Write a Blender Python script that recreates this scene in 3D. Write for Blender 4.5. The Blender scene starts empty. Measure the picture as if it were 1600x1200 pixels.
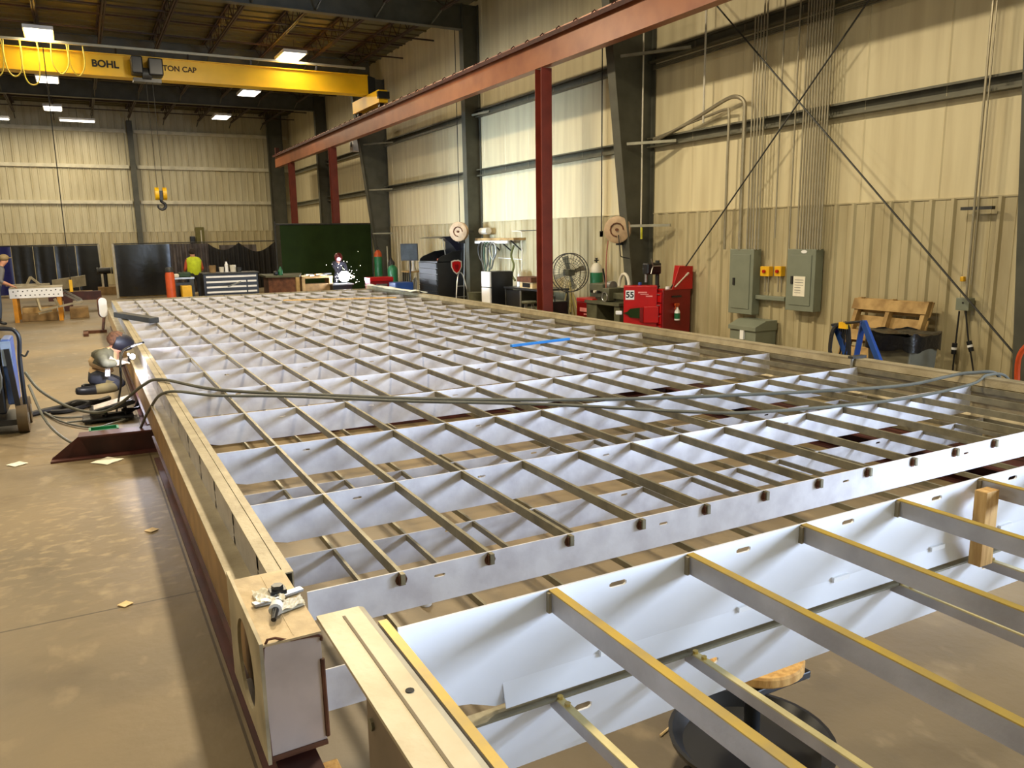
import bpy, bmesh, math, random
from mathutils import Vector as V, Matrix as M
random.seed(7)
C = bpy.context.scene.collection
PI = math.pi
# ------------------------------------------------------------------ camera
F = 1233.6
RC = M(((0.87940435, -0.47582826, -0.01534472), (0.10106912, 0.15510036, 0.98271507), (-0.46522363, -0.86575478, 0.18448748)))
CAM = V((0, 0, 2.0))
cd = bpy.data.cameras.new('camera'); cam = bpy.data.objects.new('camera', cd); C.objects.link(cam)
cam.matrix_world = M.Translation(CAM) @ RC.transposed().to_4x4()
cd.sensor_width = 36; cd.lens = 36*F/1600; cd.clip_end = 200
bpy.context.scene.camera = cam
# a survey helper: where the sight line through a point of the photo meets a real plane of the hall
def ray(px, py): return RC.transposed() @ V((px-800, 600-py, -F))
def ax(px, py, X): r = ray(px, py); return CAM + r*(X/r.x)
def ay(px, py, Y): r = ray(px, py); return CAM + r*(Y/r.y)
def az(px, py, Z): r = ray(px, py); return CAM + r*((Z-2)/r.z)
# ------------------------------------------------------------------ materials
def lin(c):
    return tuple(((x/255)/12.92 if x/255 <= .04045 else ((x/255+.055)/1.055)**2.4) for x in c)
MATS = {}
def mat(name, rgb, rough=.5, metal=0, var=.12, scale=6, bump=0, bscale=40, emit=0, spec=.5, rgb2=None, stretch=None, alpha=None):
    if name in MATS: return MATS[name]
    m = bpy.data.materials.new(name); m.use_nodes = True; nt = m.node_tree; n = nt.nodes; b = n['Principled BSDF']
    c = lin(rgb); c2 = lin(rgb2) if rgb2 else tuple(x*(1-var*2) for x in c); c1 = c if rgb2 else tuple(min(1, x*(1+var)) for x in c)
    tc = n.new('ShaderNodeTexCoord'); mp = n.new('ShaderNodeMapping'); nt.links.new(tc.outputs['Object'], mp.inputs[0])
    if stretch: mp.inputs['Scale'].default_value = stretch
    if var > 0 or rgb2:
        t = n.new('ShaderNodeTexNoise'); t.inputs['Scale'].default_value = scale; t.inputs['Detail'].default_value = 5
        nt.links.new(mp.outputs[0], t.inputs['Vector'])
        cr = n.new('ShaderNodeValToRGB'); cr.color_ramp.elements[0].position = .32; cr.color_ramp.elements[1].position = .62
        cr.color_ramp.elements[0].color = (*c2, 1); cr.color_ramp.elements[1].color = (*c1, 1)
        nt.links.new(t.outputs['Fac'], cr.inputs[0]); nt.links.new(cr.outputs[0], b.inputs['Base Color'])
    else: b.inputs['Base Color'].default_value = (*c, 1)
    b.inputs['Roughness'].default_value = rough; b.inputs['Metallic'].default_value = metal
    b.inputs['Specular IOR Level'].default_value = spec
    if bump:
        t2 = n.new('ShaderNodeTexNoise'); t2.inputs['Scale'].default_value = bscale; t2.inputs['Detail'].default_value = 4
        nt.links.new(mp.outputs[0], t2.inputs['Vector'])
        bp = n.new('ShaderNodeBump'); bp.inputs['Strength'].default_value = bump; bp.inputs['Distance'].default_value = .02
        nt.links.new(t2.outputs['Fac'], bp.inputs['Height']); nt.links.new(bp.outputs[0], b.inputs['Normal'])
    if emit:
        b.inputs['Emission Color'].default_value = (*c, 1); b.inputs['Emission Strength'].default_value = emit
    if alpha is not None:
        b.inputs['Transmission Weight'].default_value = alpha
    MATS[name] = m; return m
plate_white = mat('plate_white', (220, 218, 221), .42, .0, .05, 7, .05, 30, rgb2=(196, 192, 196))
plate_film = mat('plate_film', (222, 223, 227), .35, .0, .03, 2, .02, 10)
alum = mat('aluminium_bar', (128, 121, 98), .42, .35, .14, 9, .08, 60)
alum_rail = mat('aluminium_rail', (166, 154, 126), .45, .25, .12, 5, .12, 50, rgb2=(138, 126, 98))
alum_grey = mat('aluminium_grey', (172, 168, 166), .38, .35, .1, 7, .06, 50)
yellow_film = mat('yellow_film', (190, 158, 62), .38, .25, .12, 12, rgb2=(165, 142, 84))
redsteel = mat('red_primer', (112, 42, 26), .5, 0, .1, 3)
redbeam = mat('red_primer_beam', (150, 90, 56), .4, 0, .1, 2, rgb2=(130, 72, 44))
maroon = mat('maroon_beam', (70, 30, 22), .6, 0, .2, 5)
greysteel = mat('grey_primer', (78, 78, 68), .5, 0, .1, 3)
girtm = mat('galvanised_girt', (150, 148, 130), .4, .4, .1, 4)
darkgirt = mat('grey_girt', (98, 96, 80), .45, .2, .1, 4)
joistm = mat('joist_paint', (58, 40, 30), .6, 0, .15, 5)
conduitm = mat('conduit', (168, 160, 138), .35, .6, .06, 5)
black = mat('black_rubber', (22, 21, 20), .6, 0, .2, 8)
blackp = mat('black_paint', (26, 27, 30), .35, 0, .1, 5)
darkgrey = mat('dark_grey_metal', (60, 60, 58), .5, .3, .15, 8)
steel = mat('bright_steel', (170, 170, 168), .3, .8, .08, 8)
white = mat('white_paint', (236, 236, 236), .5, 0, .03, 4)
paper = mat('paper', (232, 226, 208), .8, 0, .05, 8)
ink = mat('ink', (30, 28, 26), .7, 0, 0)
panelgrey = mat('panel_grey', (122, 128, 112), .45, .0, .05, 3)
yel = mat('yellow_switch', (228, 176, 20), .45, 0, .06, 5)
craney = mat('crane_yellow', (240, 190, 14), .4, 0, .06, 1.2)
red = mat('tool_red', (176, 12, 14), .35, 0, .08, 3)
reddk = mat('tool_red_dark', (120, 12, 12), .35, 0, .08, 3)
blue = mat('blue_paint', (34, 70, 140), .4, 0, .1, 4)
bluel = mat('light_blue', (40, 130, 215), .45, 0, .08, 4)
green = mat('cylinder_green', (30, 104, 66), .4, 0, .1, 4)
woodm = mat('pine', (214, 172, 104), .7, 0, .15, 6, .15, 40, rgb2=(180, 134, 70), stretch=(8, 8, 1))
woodl = mat('pine_pale', (232, 208, 160), .7, 0, .1, 6, rgb2=(214, 180, 120))
palletm = mat('pallet_wood', (182, 150, 96), .75, 0, .2, 5, .2, 30, rgb2=(134, 104, 58))
cloth = mat('black_cloth', (36, 33, 30), .75, 0, .15, 4)
vinylblk = mat('black_vinyl', (20, 19, 20), .22, 0, .1, 2, .25, 3)
vinylblue = mat('blue_vinyl', (14, 16, 92), .3, 0, .1, 2)
vinylgreen = mat('green_vinyl', (34, 50, 18), .75, 0, .1, 2, spec=.15)
machine = mat('machine_grey_green', (86, 86, 66), .5, .1, .12, 6)
skin = mat('skin', (196, 140, 110), .6, 0, .06, 8)
hivis = mat('hivis', (206, 222, 40), .7, 0, .08, 8)
denim = mat('denim', (38, 40, 48), .8, 0, .15, 12)
greyshirt = mat('grey_shirt', (84, 82, 64), .8, 0, .12, 12)
tanleather = mat('tan_jacket', (190, 160, 116), .8, 0, .12, 8)
hairm = mat('hair', (46, 34, 24), .8, 0, .2, 20)
orange = mat('orange_paint', (190, 76, 26), .5, 0, .1, 6)
orangeleg = mat('orange_leg', (206, 138, 26), .5, 0, .12, 6)
rust = mat('rusty_steel', (96, 58, 36), .75, .1, .25, 7)
cardboard = mat('cardboard', (140, 112, 72), .8, 0, .18, 5)
olive = mat('olive_panel', (104, 98, 44), .5, 0, .08, 4)
hosegreen = mat('cable_grey', (88, 88, 78), .5, 0, .1, 6)
offwhite = mat('off_white', (206, 200, 184), .5, 0, .06, 6)
binm = mat('bin_grey', (100, 96, 78), .6, 0, .08, 4)
bagm = mat('bin_bag', (16, 16, 17), .28, 0, .1, 4, .6, 9)
screenm = mat('screen', (70, 78, 84), .35, 0, .15, 5, spec=.15)  # grey carries a soft reflection of the room in the colour
ledm = mat('led', (255, 246, 224), .5, 0, 0, emit=9)
arcm = mat('arc', (235, 240, 255), .5, 0, 0, emit=120)
sparkm = mat('spark', (255, 240, 220), .5, 0, 0, emit=25)
# ------------------------------------------------------------------ mesh builder
class MB:
    def __init__(s): s.v = []; s.f = []; s.mi = []; s.m = 0
    def add(s, vs, fs):
        o = len(s.v); s.v += [V(p) for p in vs]; s.f += [tuple(i+o for i in f) for f in fs]; s.mi += [s.m]*len(fs); return s
    def box(s, c, d, mx=None):
        c = V(c); h = V(d)/2
        vs = [V((sx*h.x, sy*h.y, sz*h.z)) for sx in (-1, 1) for sy in (-1, 1) for sz in (-1, 1)]
        if mx is not None: vs = [mx @ p for p in vs]
        return s.add([c+p for p in vs], [(0, 1, 3, 2), (4, 6, 7, 5), (0, 4, 5, 1), (2, 3, 7, 6), (0, 2, 6, 4), (1, 5, 7, 3)])
    def bx(s, a, b): a = V(a); b = V(b); return s.box((a+b)/2, [abs(x) for x in (b-a)])
    def bar(s, p, q, w, h, up=(0, 0, 1)):
        p = V(p); q = V(q); d = (q-p).normalized(); u = V(up)
        if abs(d.dot(u)) > .98: u = V((0, 1, 0))
        sd = d.cross(u).normalized(); u = sd.cross(d)
        vs = [e + sd*(a*w/2) + u*(b*h/2) for e in (p, q) for a, b in ((-1, -1), (1, -1), (1, 1), (-1, 1))]
        return s.add(vs, [(3, 2, 1, 0), (4, 5, 6, 7), (0, 1, 5, 4), (1, 2, 6, 5), (2, 3, 7, 6), (3, 0, 4, 7)])
    def tube(s, pts, r, n=8, closed=False):
        pts = [V(p) for p in pts]; rings = []; k = len(pts); rs = r if isinstance(r, (list, tuple)) else [r]*k
        u = None
        for i, p in enumerate(pts):
            a = pts[(i-1) % k] if (closed or i) else p; b = pts[(i+1) % k] if (closed or i < k-1) else p
            d = (b-a).normalized() if (b-a).length > 1e-9 else V((0, 0, 1))
            if u is None: u = d.orthogonal().normalized()
            u = (u-d*u.dot(d)); u = u.normalized() if u.length > 1e-6 else d.orthogonal().normalized()
            w = d.cross(u)
            rings.append([p+(u*math.cos(2*PI*j/n)+w*math.sin(2*PI*j/n))*rs[i] for j in range(n)])
        vs = [p for g in rings for p in g]; fs = []
        for i in range(k if closed else k-1):
            for j in range(n):
                a = i*n+j; b = i*n+(j+1) % n; c = ((i+1) % k)*n; fs.append((a, b, c+(j+1) % n, c+j))
        if not closed: fs += [tuple(reversed(range(n))), tuple(range((k-1)*n, k*n))]
        return s.add(vs, fs)
    def cyl(s, p, q, r0, r1=None, n=16): return s.tube([p, q], [r0, r0 if r1 is None else r1], n)
    def lathe(s, prof, c=(0, 0, 0), n=20, mx=None):
        c = V(c); vs = []; k = len(prof)
        for r, z in prof:
            for j in range(n):
                p = V((r*math.cos(2*PI*j/n), r*math.sin(2*PI*j/n), z)); vs.append(c+(mx @ p if mx is not None else p))
        fs = [(i*n+j, i*n+(j+1) % n, (i+1)*n+(j+1) % n, (i+1)*n+j) for i in range(k-1) for j in range(n)]
        fs += [tuple(reversed(range(n))), tuple(range((k-1)*n, k*n))]
        return s.add(vs, fs)
    def ball(s, c, r, n=12, sc=(1, 1, 1)):
        k = n//2+1; c = V(c)
        prof = [(max(1e-4, math.sin(PI*i/k)), -math.cos(PI*i/k)) for i in range(k+1)]
        return s.lathe([(a*r, b*r) for a, b in prof], c, n, M.Diagonal(V(sc)))
    def prism(s, poly, fn, a, b):      # fn(u, v, w) -> point; poly in (u, v); extruded w from a to b
        k = len(poly)
        vs = [fn(u, v, a) for u, v in poly]+[fn(u, v, b) for u, v in poly]
        return s.add(vs, [tuple(reversed(range(k))), tuple(range(k, 2*k))]+[(i, (i+1) % k, k+(i+1) % k, k+i) for i in range(k)])
    def sheet(s, fn, nu, nv):          # grid surface
        vs = [fn(i/nu, j/nv) for i in range(nu+1) for j in range(nv+1)]
        return s.add(vs, [(i*(nv+1)+j, (i+1)*(nv+1)+j, (i+1)*(nv+1)+j+1, i*(nv+1)+j+1) for i in range(nu) for j in range(nv)])
    def slots(s, fn, u0, u1, v0, v1, t, slots, notch=None):   # plate of thickness t with real oblong holes; fn(u, v, w)
        us = [u0]; xs = []
        for cx, cz, w, h in sorted(slots):
            a, b = cx-w*.5-.02, cx+w*.5+.02
            if a <= us[-1]+.005 or b >= u1-.005: continue
            us += [a, b]; xs.append((cx, cz, w, h))
        us.append(u1)
        for w in (0, t):
            for i in range(0, len(us), 2):
                s.add([fn(us[i], v0, w), fn(us[i+1], v0, w), fn(us[i+1], v1, w), fn(us[i], v1, w)], [(0, 1, 2, 3)])
            for (cx, cz, sw, h), i in zip(xs, range(1, len(us), 2)):
                e = sw/2-h/2; inn = [(cx+sw/2, cz-h/4), (cx+sw/2, cz+h/4), (cx+e, cz+h/2), (cx-e, cz+h/2), (cx-sw/2, cz+h/4), (cx-sw/2, cz-h/4), (cx-e, cz-h/2), (cx+e, cz-h/2)]
                X0, X1 = us[i], us[i+1]; out = [(X1, v0), (X1, v1), (cx+e, v1), (cx-e, v1), (X0, v1), (X0, v0), (cx-e, v0), (cx+e, v0)]
                s.add([fn(*p, w) for p in inn+out], [(j, 8+j, 8+(j+1) % 8, (j+1) % 8) for j in range(8)])
                if w == 0: s.add([fn(*p, q) for q in (0, t) for p in inn], [(j, (j+1) % 8, 8+(j+1) % 8, 8+j) for j in range(8)])
        rim = [(u0, v0), (u1, v0), (u1, v1), (u0, v1)]
        s.add([fn(*p, q) for q in (0, t) for p in rim], [(j, (j+1) % 4, 4+(j+1) % 4, 4+j) for j in range(4)]); return s
OFF = {}
def mesh(name, mb, m, off, smooth=False, bevel=0):
    me = bpy.data.meshes.new(name); me.from_pydata([p-off for p in mb.v], [], mb.f)
    ms = m if isinstance(m, (list, tuple)) else [m]
    for x in ms: me.materials.append(x)
    if len(ms) > 1: me.polygons.foreach_set('material_index', [min(i, len(ms)-1) for i in mb.mi])
    bm = bmesh.new(); bm.from_mesh(me); bmesh.ops.recalc_face_normals(bm, faces=bm.faces)
    if smooth:
        for f in bm.faces: f.smooth = True
        for e in bm.edges:
            if len(e.link_faces) == 2 and e.calc_face_angle(0) > .7: e.smooth = False
    bm.to_mesh(me); bm.free()
    o = bpy.data.objects.new(name, me); C.objects.link(o)
    if bevel:
        b = o.modifiers.new('bevel', 'BEVEL'); b.width = bevel; b.segments = 2; b.limit_method = 'ANGLE'
    return o
def props(o, label, cat, group=None, kind=None):
    if label: o['label'] = label
    if cat: o['category'] = cat
    if group: o['group'] = group
    if kind: o['kind'] = kind
    return o
def thing(name, label, cat, loc, group=None, rz=0):
    """an Empty at the thing's base; its parts are built in the hall's own coordinates, or about the base when rz is given"""
    o = bpy.data.objects.new(name, None); C.objects.link(o); o.location = V(loc); o.empty_display_size = .1
    props(o, label, cat, group); OFF[o] = V(loc); return o
def part(name, mb, m, par, smooth=False, bevel=0, label=None):
    off = OFF[par]; o = mesh(name, mb, m, off, smooth, bevel); o.parent = par; OFF[o] = off
    if label: o['label'] = label
    return o
def local(name, label, cat, loc, rz=0, group=None, tilt=None):
    o = bpy.data.objects.new(name, None); C.objects.link(o); o.location = V(loc); o.rotation_euler = tilt or (0, 0, rz); o.empty_display_size = .1
    props(o, label, cat, group); OFF[o] = V((0, 0, 0)); return o
def solo(name, mb, m, label, cat, group=None, smooth=False, bevel=0, kind=None):
    xs = [p.x for p in mb.v]; ys = [p.y for p in mb.v]; zs = [p.z for p in mb.v]
    c = V(((min(xs)+max(xs))/2, (min(ys)+max(ys))/2, min(zs)))
    o = mesh(name, mb, m, c, smooth, bevel); o.location = c; OFF[o] = c
    return props(o, label, cat, group, kind)
def struct(name, mb, m, smooth=False):
    o = mesh(name, mb, m, V((0, 0, 0)), smooth); o['kind'] = 'structure'; return o
def dup(o, loc=None, par=None, label=None, rz=None):
    c = o.copy(); C.objects.link(c)
    if par: c.parent = par
    if loc is not None: c.location = V(loc)
    if rz is not None: c.rotation_euler = (0, 0, rz)
    if label: c['label'] = label
    for ch in list(o.children): dup(ch, None, c)
    return c
def text(name, s, size, mx, m, par, bold=0, ext=.002):
    cu = bpy.data.curves.new(name, 'FONT'); cu.body = s; cu.size = size; cu.extrude = ext; cu.offset = bold; cu.align_x = 'CENTER'; cu.align_y = 'CENTER'
    o = bpy.data.objects.new(name, cu); C.objects.link(o); me = bpy.data.meshes.new_from_object(o.evaluated_get(bpy.context.evaluated_depsgraph_get())); C.objects.unlink(o)
    me.materials.clear(); me.materials.append(m); o = bpy.data.objects.new(name, me); C.objects.link(o); o.parent = par
    o.matrix_local = M.Translation(-OFF[par]) @ mx; OFF[o] = V((0, 0, 0)); return o
def smoothpath(pts, n=6):
    pts = [V(p) for p in pts]; out = []
    for i in range(len(pts)-1):
        p0 = pts[max(i-1, 0)]; p1 = pts[i]; p2 = pts[i+1]; p3 = pts[min(i+2, len(pts)-1)]
        for j in range(n):
            t = j/n; out.append(.5*((2*p1)+(p2-p0)*t+(2*p0-5*p1+4*p2-p3)*t*t+(3*p1-p0-3*p2+p3)*t**3))
    return out+[pts[-1]]
FX = lambda x: (lambda u, v, w: V((x+w, u, v)))     # plate lying in the plane x = const
FY = lambda y: (lambda u, v, w: V((u, y+w, v)))
FZ = lambda z: (lambda u, v, w: V((u, v, z+w)))
# ------------------------------------------------------------------ the hall
WX, WY = 10.1, 42.9
def floor_mat():
    m = bpy.data.materials.new('concrete_floor'); m.use_nodes = True; nt = m.node_tree; n = nt.nodes; b = n['Principled BSDF']
    tc = n.new('ShaderNodeTexCoord')
    def noise(sc, det, st=None):
        t = n.new('ShaderNodeTexNoise'); t.inputs['Scale'].default_value = sc; t.inputs['Detail'].default_value = det
        src = tc.outputs['Object']
        if st: mp = n.new('ShaderNodeMapping'); mp.inputs['Scale'].default_value = st; nt.links.new(src, mp.inputs[0]); src = mp.outputs[0]
        nt.links.new(src, t.inputs['Vector']); return t.outputs['Fac']
    def ramp(src, a, b_, c0, c1):
        r = n.new('ShaderNodeValToRGB'); r.color_ramp.elements[0].position = a; r.color_ramp.elements[1].position = b_
        r.color_ramp.elements[0].color = (*c0, 1); r.color_ramp.elements[1].color = (*c1, 1); nt.links.new(src, r.inputs[0]); return r.outputs[0]
    base = ramp(noise(.55, 6), .35, .65, lin((104, 91, 68)), lin((134, 116, 85)))
    scuff = ramp(noise(3.2, 8, (1.6, 1, 1)), .58, .72, (0, 0, 0), (1, 1, 1))
    mx = n.new('ShaderNodeMixRGB'); nt.links.new(base, mx.inputs[1]); mx.inputs[2].default_value = (*lin((160, 142, 110)), 1)
    mu = n.new('ShaderNodeMath'); mu.operation = 'MULTIPLY'; mu.inputs[1].default_value = .5; nt.links.new(scuff, mu.inputs[0]); nt.links.new(mu.outputs[0], mx.inputs[0])
    dirt = ramp(noise(1.7, 7), .55, .8, (1, 1, 1), (.62, .58, .52))
    m2 = n.new('ShaderNodeMixRGB'); m2.blend_type = 'MULTIPLY'; m2.inputs[0].default_value = 1; nt.links.new(mx.outputs[0], m2.inputs[1]); nt.links.new(dirt, m2.inputs[2])
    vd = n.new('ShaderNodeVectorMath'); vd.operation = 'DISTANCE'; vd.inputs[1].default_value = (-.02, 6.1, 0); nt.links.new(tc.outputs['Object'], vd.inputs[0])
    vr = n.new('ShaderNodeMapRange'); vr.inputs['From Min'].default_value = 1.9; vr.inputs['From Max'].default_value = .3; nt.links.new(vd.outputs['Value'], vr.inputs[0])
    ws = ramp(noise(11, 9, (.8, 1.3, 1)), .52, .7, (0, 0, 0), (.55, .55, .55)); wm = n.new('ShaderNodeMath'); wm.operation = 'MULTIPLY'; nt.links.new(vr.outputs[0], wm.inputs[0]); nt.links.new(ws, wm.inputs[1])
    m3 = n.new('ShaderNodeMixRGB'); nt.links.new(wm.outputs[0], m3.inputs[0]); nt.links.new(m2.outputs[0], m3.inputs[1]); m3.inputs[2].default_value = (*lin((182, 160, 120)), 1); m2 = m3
    sep = n.new('ShaderNodeSeparateXYZ'); nt.links.new(tc.outputs['Object'], sep.inputs[0])
    last = m2.outputs[0]
    for ax_, pos, wd in (('Y', 4.65, .007), ('X', .40, .006), ('Y', 8.2, .005), ('Y', 16.0, .01), ('Y', 24.0, .012), ('X', -4.2, .01)):
        s = n.new('ShaderNodeMath'); s.operation = 'SUBTRACT'; s.inputs[1].default_value = pos; nt.links.new(sep.outputs[ax_], s.inputs[0])
        a = n.new('ShaderNodeMath'); a.operation = 'ABSOLUTE'; nt.links.new(s.outputs[0], a.inputs[0])
        l = n.new('ShaderNodeMath'); l.operation = 'LESS_THAN'; l.inputs[1].default_value = wd; nt.links.new(a.outputs[0], l.inputs[0])
        k = n.new('ShaderNodeMixRGB'); nt.links.new(l.outputs[0], k.inputs[0]); nt.links.new(last, k.inputs[1]); k.inputs[2].default_value = (*lin((74, 60, 40)), 1); last = k.outputs[0]
    nt.links.new(last, b.inputs['Base Color'])
    rr = n.new('ShaderNodeMapRange'); rr.inputs['To Min'].default_value = .38; rr.inputs['To Max'].default_value = .62; nt.links.new(noise(1.1, 4), rr.inputs[0]); nt.links.new(rr.outputs[0], b.inputs['Roughness'])
    bp = n.new('ShaderNodeBump'); bp.inputs['Strength'].default_value = .12; bp.inputs['Distance'].default_value = .02; nt.links.new(noise(14, 6), bp.inputs['Height']); nt.links.new(bp.outputs[0], b.inputs['Normal'])
    return m
mb = MB(); mb.bx((-16, -9, -.2), (WX+.3, WY+.3, 0)); struct('floor', mb, floor_mat())
vinyl = mat('wall_vinyl', (216, 205, 168), .55, 0, .06, 1.0, .25, 1.6, rgb2=(200, 187, 150), stretch=(1, 5, .35))
liner = mat('wall_liner', (188, 177, 142), .4, .1, .08, 1.4, rgb2=(168, 155, 120), stretch=(3, 3, .5))
backw = mat('wall_back_panel', (198, 190, 160), .45, .1, .06, 1.2, rgb2=(182, 172, 140), stretch=(3, 3, .5))
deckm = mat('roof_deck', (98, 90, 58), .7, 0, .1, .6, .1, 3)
def ribs(fn, a, b, z0, z1, pitch=.305, depth=.035, phase=0, mb=None):
    mb = mb or MB(); us = []
    k = a+phase
    us.append((a, 0))
    while k+pitch < b:
        us += [(k+.05, 0), (k+.075, depth), (k+.115, depth), (k+.14, 0), (k+.2, 0), (k+.206, .006), (k+.214, .006), (k+.22, 0)]; k += pitch
    us.append((b, 0))
    vs = [fn(u, z, w) for u, w in us for z in (z0, z1)]
    return mb.add(vs, [(2*i, 2*i+2, 2*i+3, 2*i+1) for i in range(len(us)-1)])
# right wall: smooth faced insulation above, ribbed liner panel below
mb = MB(); mb.bx((WX+.02, -1.8, 0), (WX+.25, WY+.25, 8.6)); mb.bx((WX+.02, -9, 0), (WX+.25, -7.4, 8.6)); mb.bx((WX+.02, -7.4, 5.0), (WX+.25, -1.8, 8.6))
us = []; k = -1.8
while k < WY: us += [(k, 0), (k+.02, .012), (k+.04, 0)]; k += 1.22
mb.add([V((WX-w+.0, u, z)) for u, w in us for z in (2.38, 8.5)], [(2*i, 2*i+2, 2*i+3, 2*i+1) for i in range(len(us)-1)])
mb.m = 1; ribs(lambda u, z, w: V((WX-.012-w, u, z)), -1.8, WY, 0, 2.39, mb=mb)
mb.bx((WX-.03, -1.8, 2.38), (WX+.02, WY, 2.40))
struct('wall_right', mb, [vinyl, liner])
mb = MB(); mb.bx((-16, WY+.03, 0), (WX+.3, WY+.25, 8.6)); ribs(lambda u, z, w: V((u, WY-w, z)), -16, WX, 2.45, 8.4, mb=mb)
mb.m = 1; ribs(lambda u, z, w: V((u, WY-.05-w, z)), -16, WX, 0, 2.46, phase=.12, mb=mb); mb.bx((-16, WY-.07, 2.45), (WX, WY, 2.47))
struct('wall_back', mb, [backw, liner])
mb = MB(); mb.bx((-16.2, -9, 0), (-16, 13, 8.6)); mb.bx((-16.2, 19.5, 0), (-16, WY, 8.6)); mb.bx((-16.2, 13, 4.6), (-16, 19.5, 8.6)); struct('wall_left', mb, vinyl)
mb = MB(); mb.bx((-16, -9.2, 0), (WX+.2, -9, 8.6)); struct('wall_front', mb, vinyl)
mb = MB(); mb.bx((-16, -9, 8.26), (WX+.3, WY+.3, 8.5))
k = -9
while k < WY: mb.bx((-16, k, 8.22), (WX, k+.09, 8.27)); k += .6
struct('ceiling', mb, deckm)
# girts
def girt(name, fn, a, b, z, h=.19, d=.14, m=None, label='', group=None):
    mb = MB(); L = b-a
    mb.prism([(0, 0), (d, 0), (d, .03), (d-.012, .03), (d-.012, .012), (.01, .012), (.01, h-.012), (d-.012, h-.012), (d-.012, h-.03), (d, h-.03), (d, h), (0, h)], lambda u, v, w: fn(a+w, z+v, u), 0, L)
    return solo(name, mb, m or girtm, label, 'girt', group)
COLY = [5.23, 12.85, 20.47, 28.09, 35.71]
bay = ['', 'beside the electrical panels', 'behind the standing fan', 'behind the black tool cabinet', 'at the far green curtain']
for i, y0 in enumerate([-2.4]+COLY[:4]):
    y1 = COLY[i]
    if i == 0: continue
    for z, lv in ((3.64, 'lower'), (5.21, 'upper')):
        girt('wall_girt', lambda u, v, w: V((WX-w, u, v)), y0+.03, y1-.03, z, m=darkgirt, label=f'{lv} dark steel girt on the right wall {bay[i]}')
for z, lv in ((3.64, 'lower'), (5.21, 'upper')):
    girt('wall_girt', lambda u, v, w: V((WX-w, u, v)), 35.75, WY-.1, z, m=girtm, label=f'{lv} pale girt on the right wall in the far corner')
for z, lv in ((3.78, 'lowest'), (5.42, 'middle'), (7.05, 'topmost')):
    for x0, x1, sd in ((-14, 2.5, 'left of the grey column'), (2.85, 10, 'right of the grey column')):
        girt('wall_girt', lambda u, v, w: V((u, WY-.14+w, v)), x0, x1, z, .16, .14, mat('girt_pale', (206, 200, 176), .45, .1, .08, 4), label=f'{lv} pale horizontal girt on the back wall {sd}')
# building columns
def icol(name, y, xb, xt, ztop, label, par=None, fw=.24):
    t = thing(name, label, 'column', (10, y, 0))
    mb = MB(); mb.prism([(xb, 0), (WX-.02, 0), (WX-.02, ztop), (xt, ztop)], FY(y-.006), 0, .012); part('web', mb, greysteel, t)
    mb = MB(); mb.prism([(xb-.018, 0), (xb, 0), (xt, ztop), (xt-.018, ztop)], FY(y-fw/2), 0, fw); part('inner_flange', mb, greysteel, t)
    mb = MB(); mb.bx((WX-.035, y-fw/2, 0), (WX-.015, y+fw/2, ztop)); part('outer_flange', mb, greysteel, t)
    mb = MB(); mb.bx((xb-.08, y-.18, 0), (WX-.01, y+.18, .025)); part('base_plate', mb, greysteel, t)
    return t
icol('steel_column', 12.85, 9.72, 8.85, 7.5, 'tapered grey steel column behind the red parts washer')
icol('steel_column', 20.47, 9.66, 9.62, 8.1, 'straight dark grey column beside the small fridge')
icol('steel_column', 28.09, 9.72, 8.85, 7.5, 'tapered dark column right of the green curtain')
icol('steel_column', 35.71, 9.66, 9.62, 8.1, 'straight dark column in the shade behind the green curtain')
icol('steel_column', 5.23, 9.72, 8.85, 7.5, 'tapered grey column at the right edge, past the cord drops')
t = thing('steel_column', 'grey column standing against the middle of the back wall', 'column', (2.67, WY-.2, 0))
for nm, a, b in (('web', (2.66, WY-.3, 0), (2.68, WY-.05, 7.6)), ('inner_flange', (2.55, WY-.32, 0), (2.79, WY-.3, 7.6)), ('outer_flange', (2.55, WY-.05, 0), (2.79, WY-.03, 7.6))):
    mb = MB(); mb.bx(a, b); part(nm, mb, greysteel, t)
t = thing('steel_column', 'dark column in the far right corner of the hall', 'column', (9.3, WY-.4, 0))
for nm, a, b in (('web', (9.0, WY-.31, 0), (9.7, WY-.29, 8.2)), ('inner_flange', (8.98, WY-.42, 0), (9.0, WY-.16, 8.2)), ('outer_flange', (9.7, WY-.42, 0), (9.72, WY-.16, 8.2))):
    mb = MB(); mb.bx(a, b); part(nm, mb, greysteel, t)
# flange braces on the columns
for p, q, lb in (((970, 88), (1080, 78), 'top brace across the tapered grey column by the red washer'), ((980, 225), (1057, 220), 'middle brace across the tapered grey column by the red washer'),
                 ((985, 353), (1048, 350), 'lowest brace across the tapered grey column beside the hose reel'), ((568, 226), (615, 225), 'upper brace across the column by the green curtain'),
                 ((577, 297), (614, 296), 'middle brace across the column by the green curtain'), ((583, 365), (613, 364), 'low brace across the column by the green curtain'),
                 ((738, 180), (765, 179), 'upper brace beside the straight column, above the fridge')):
    Y = 12.7 if p[0] > 900 else (20.3 if p[0] > 700 else 27.95)
    a = ay(*p, Y); b = ax(*q, WX-.16); b.z = a.z
    mb = MB(); mb.bar(a, b, .05, .05); solo('flange_brace', mb, girtm, lb, 'brace')
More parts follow.
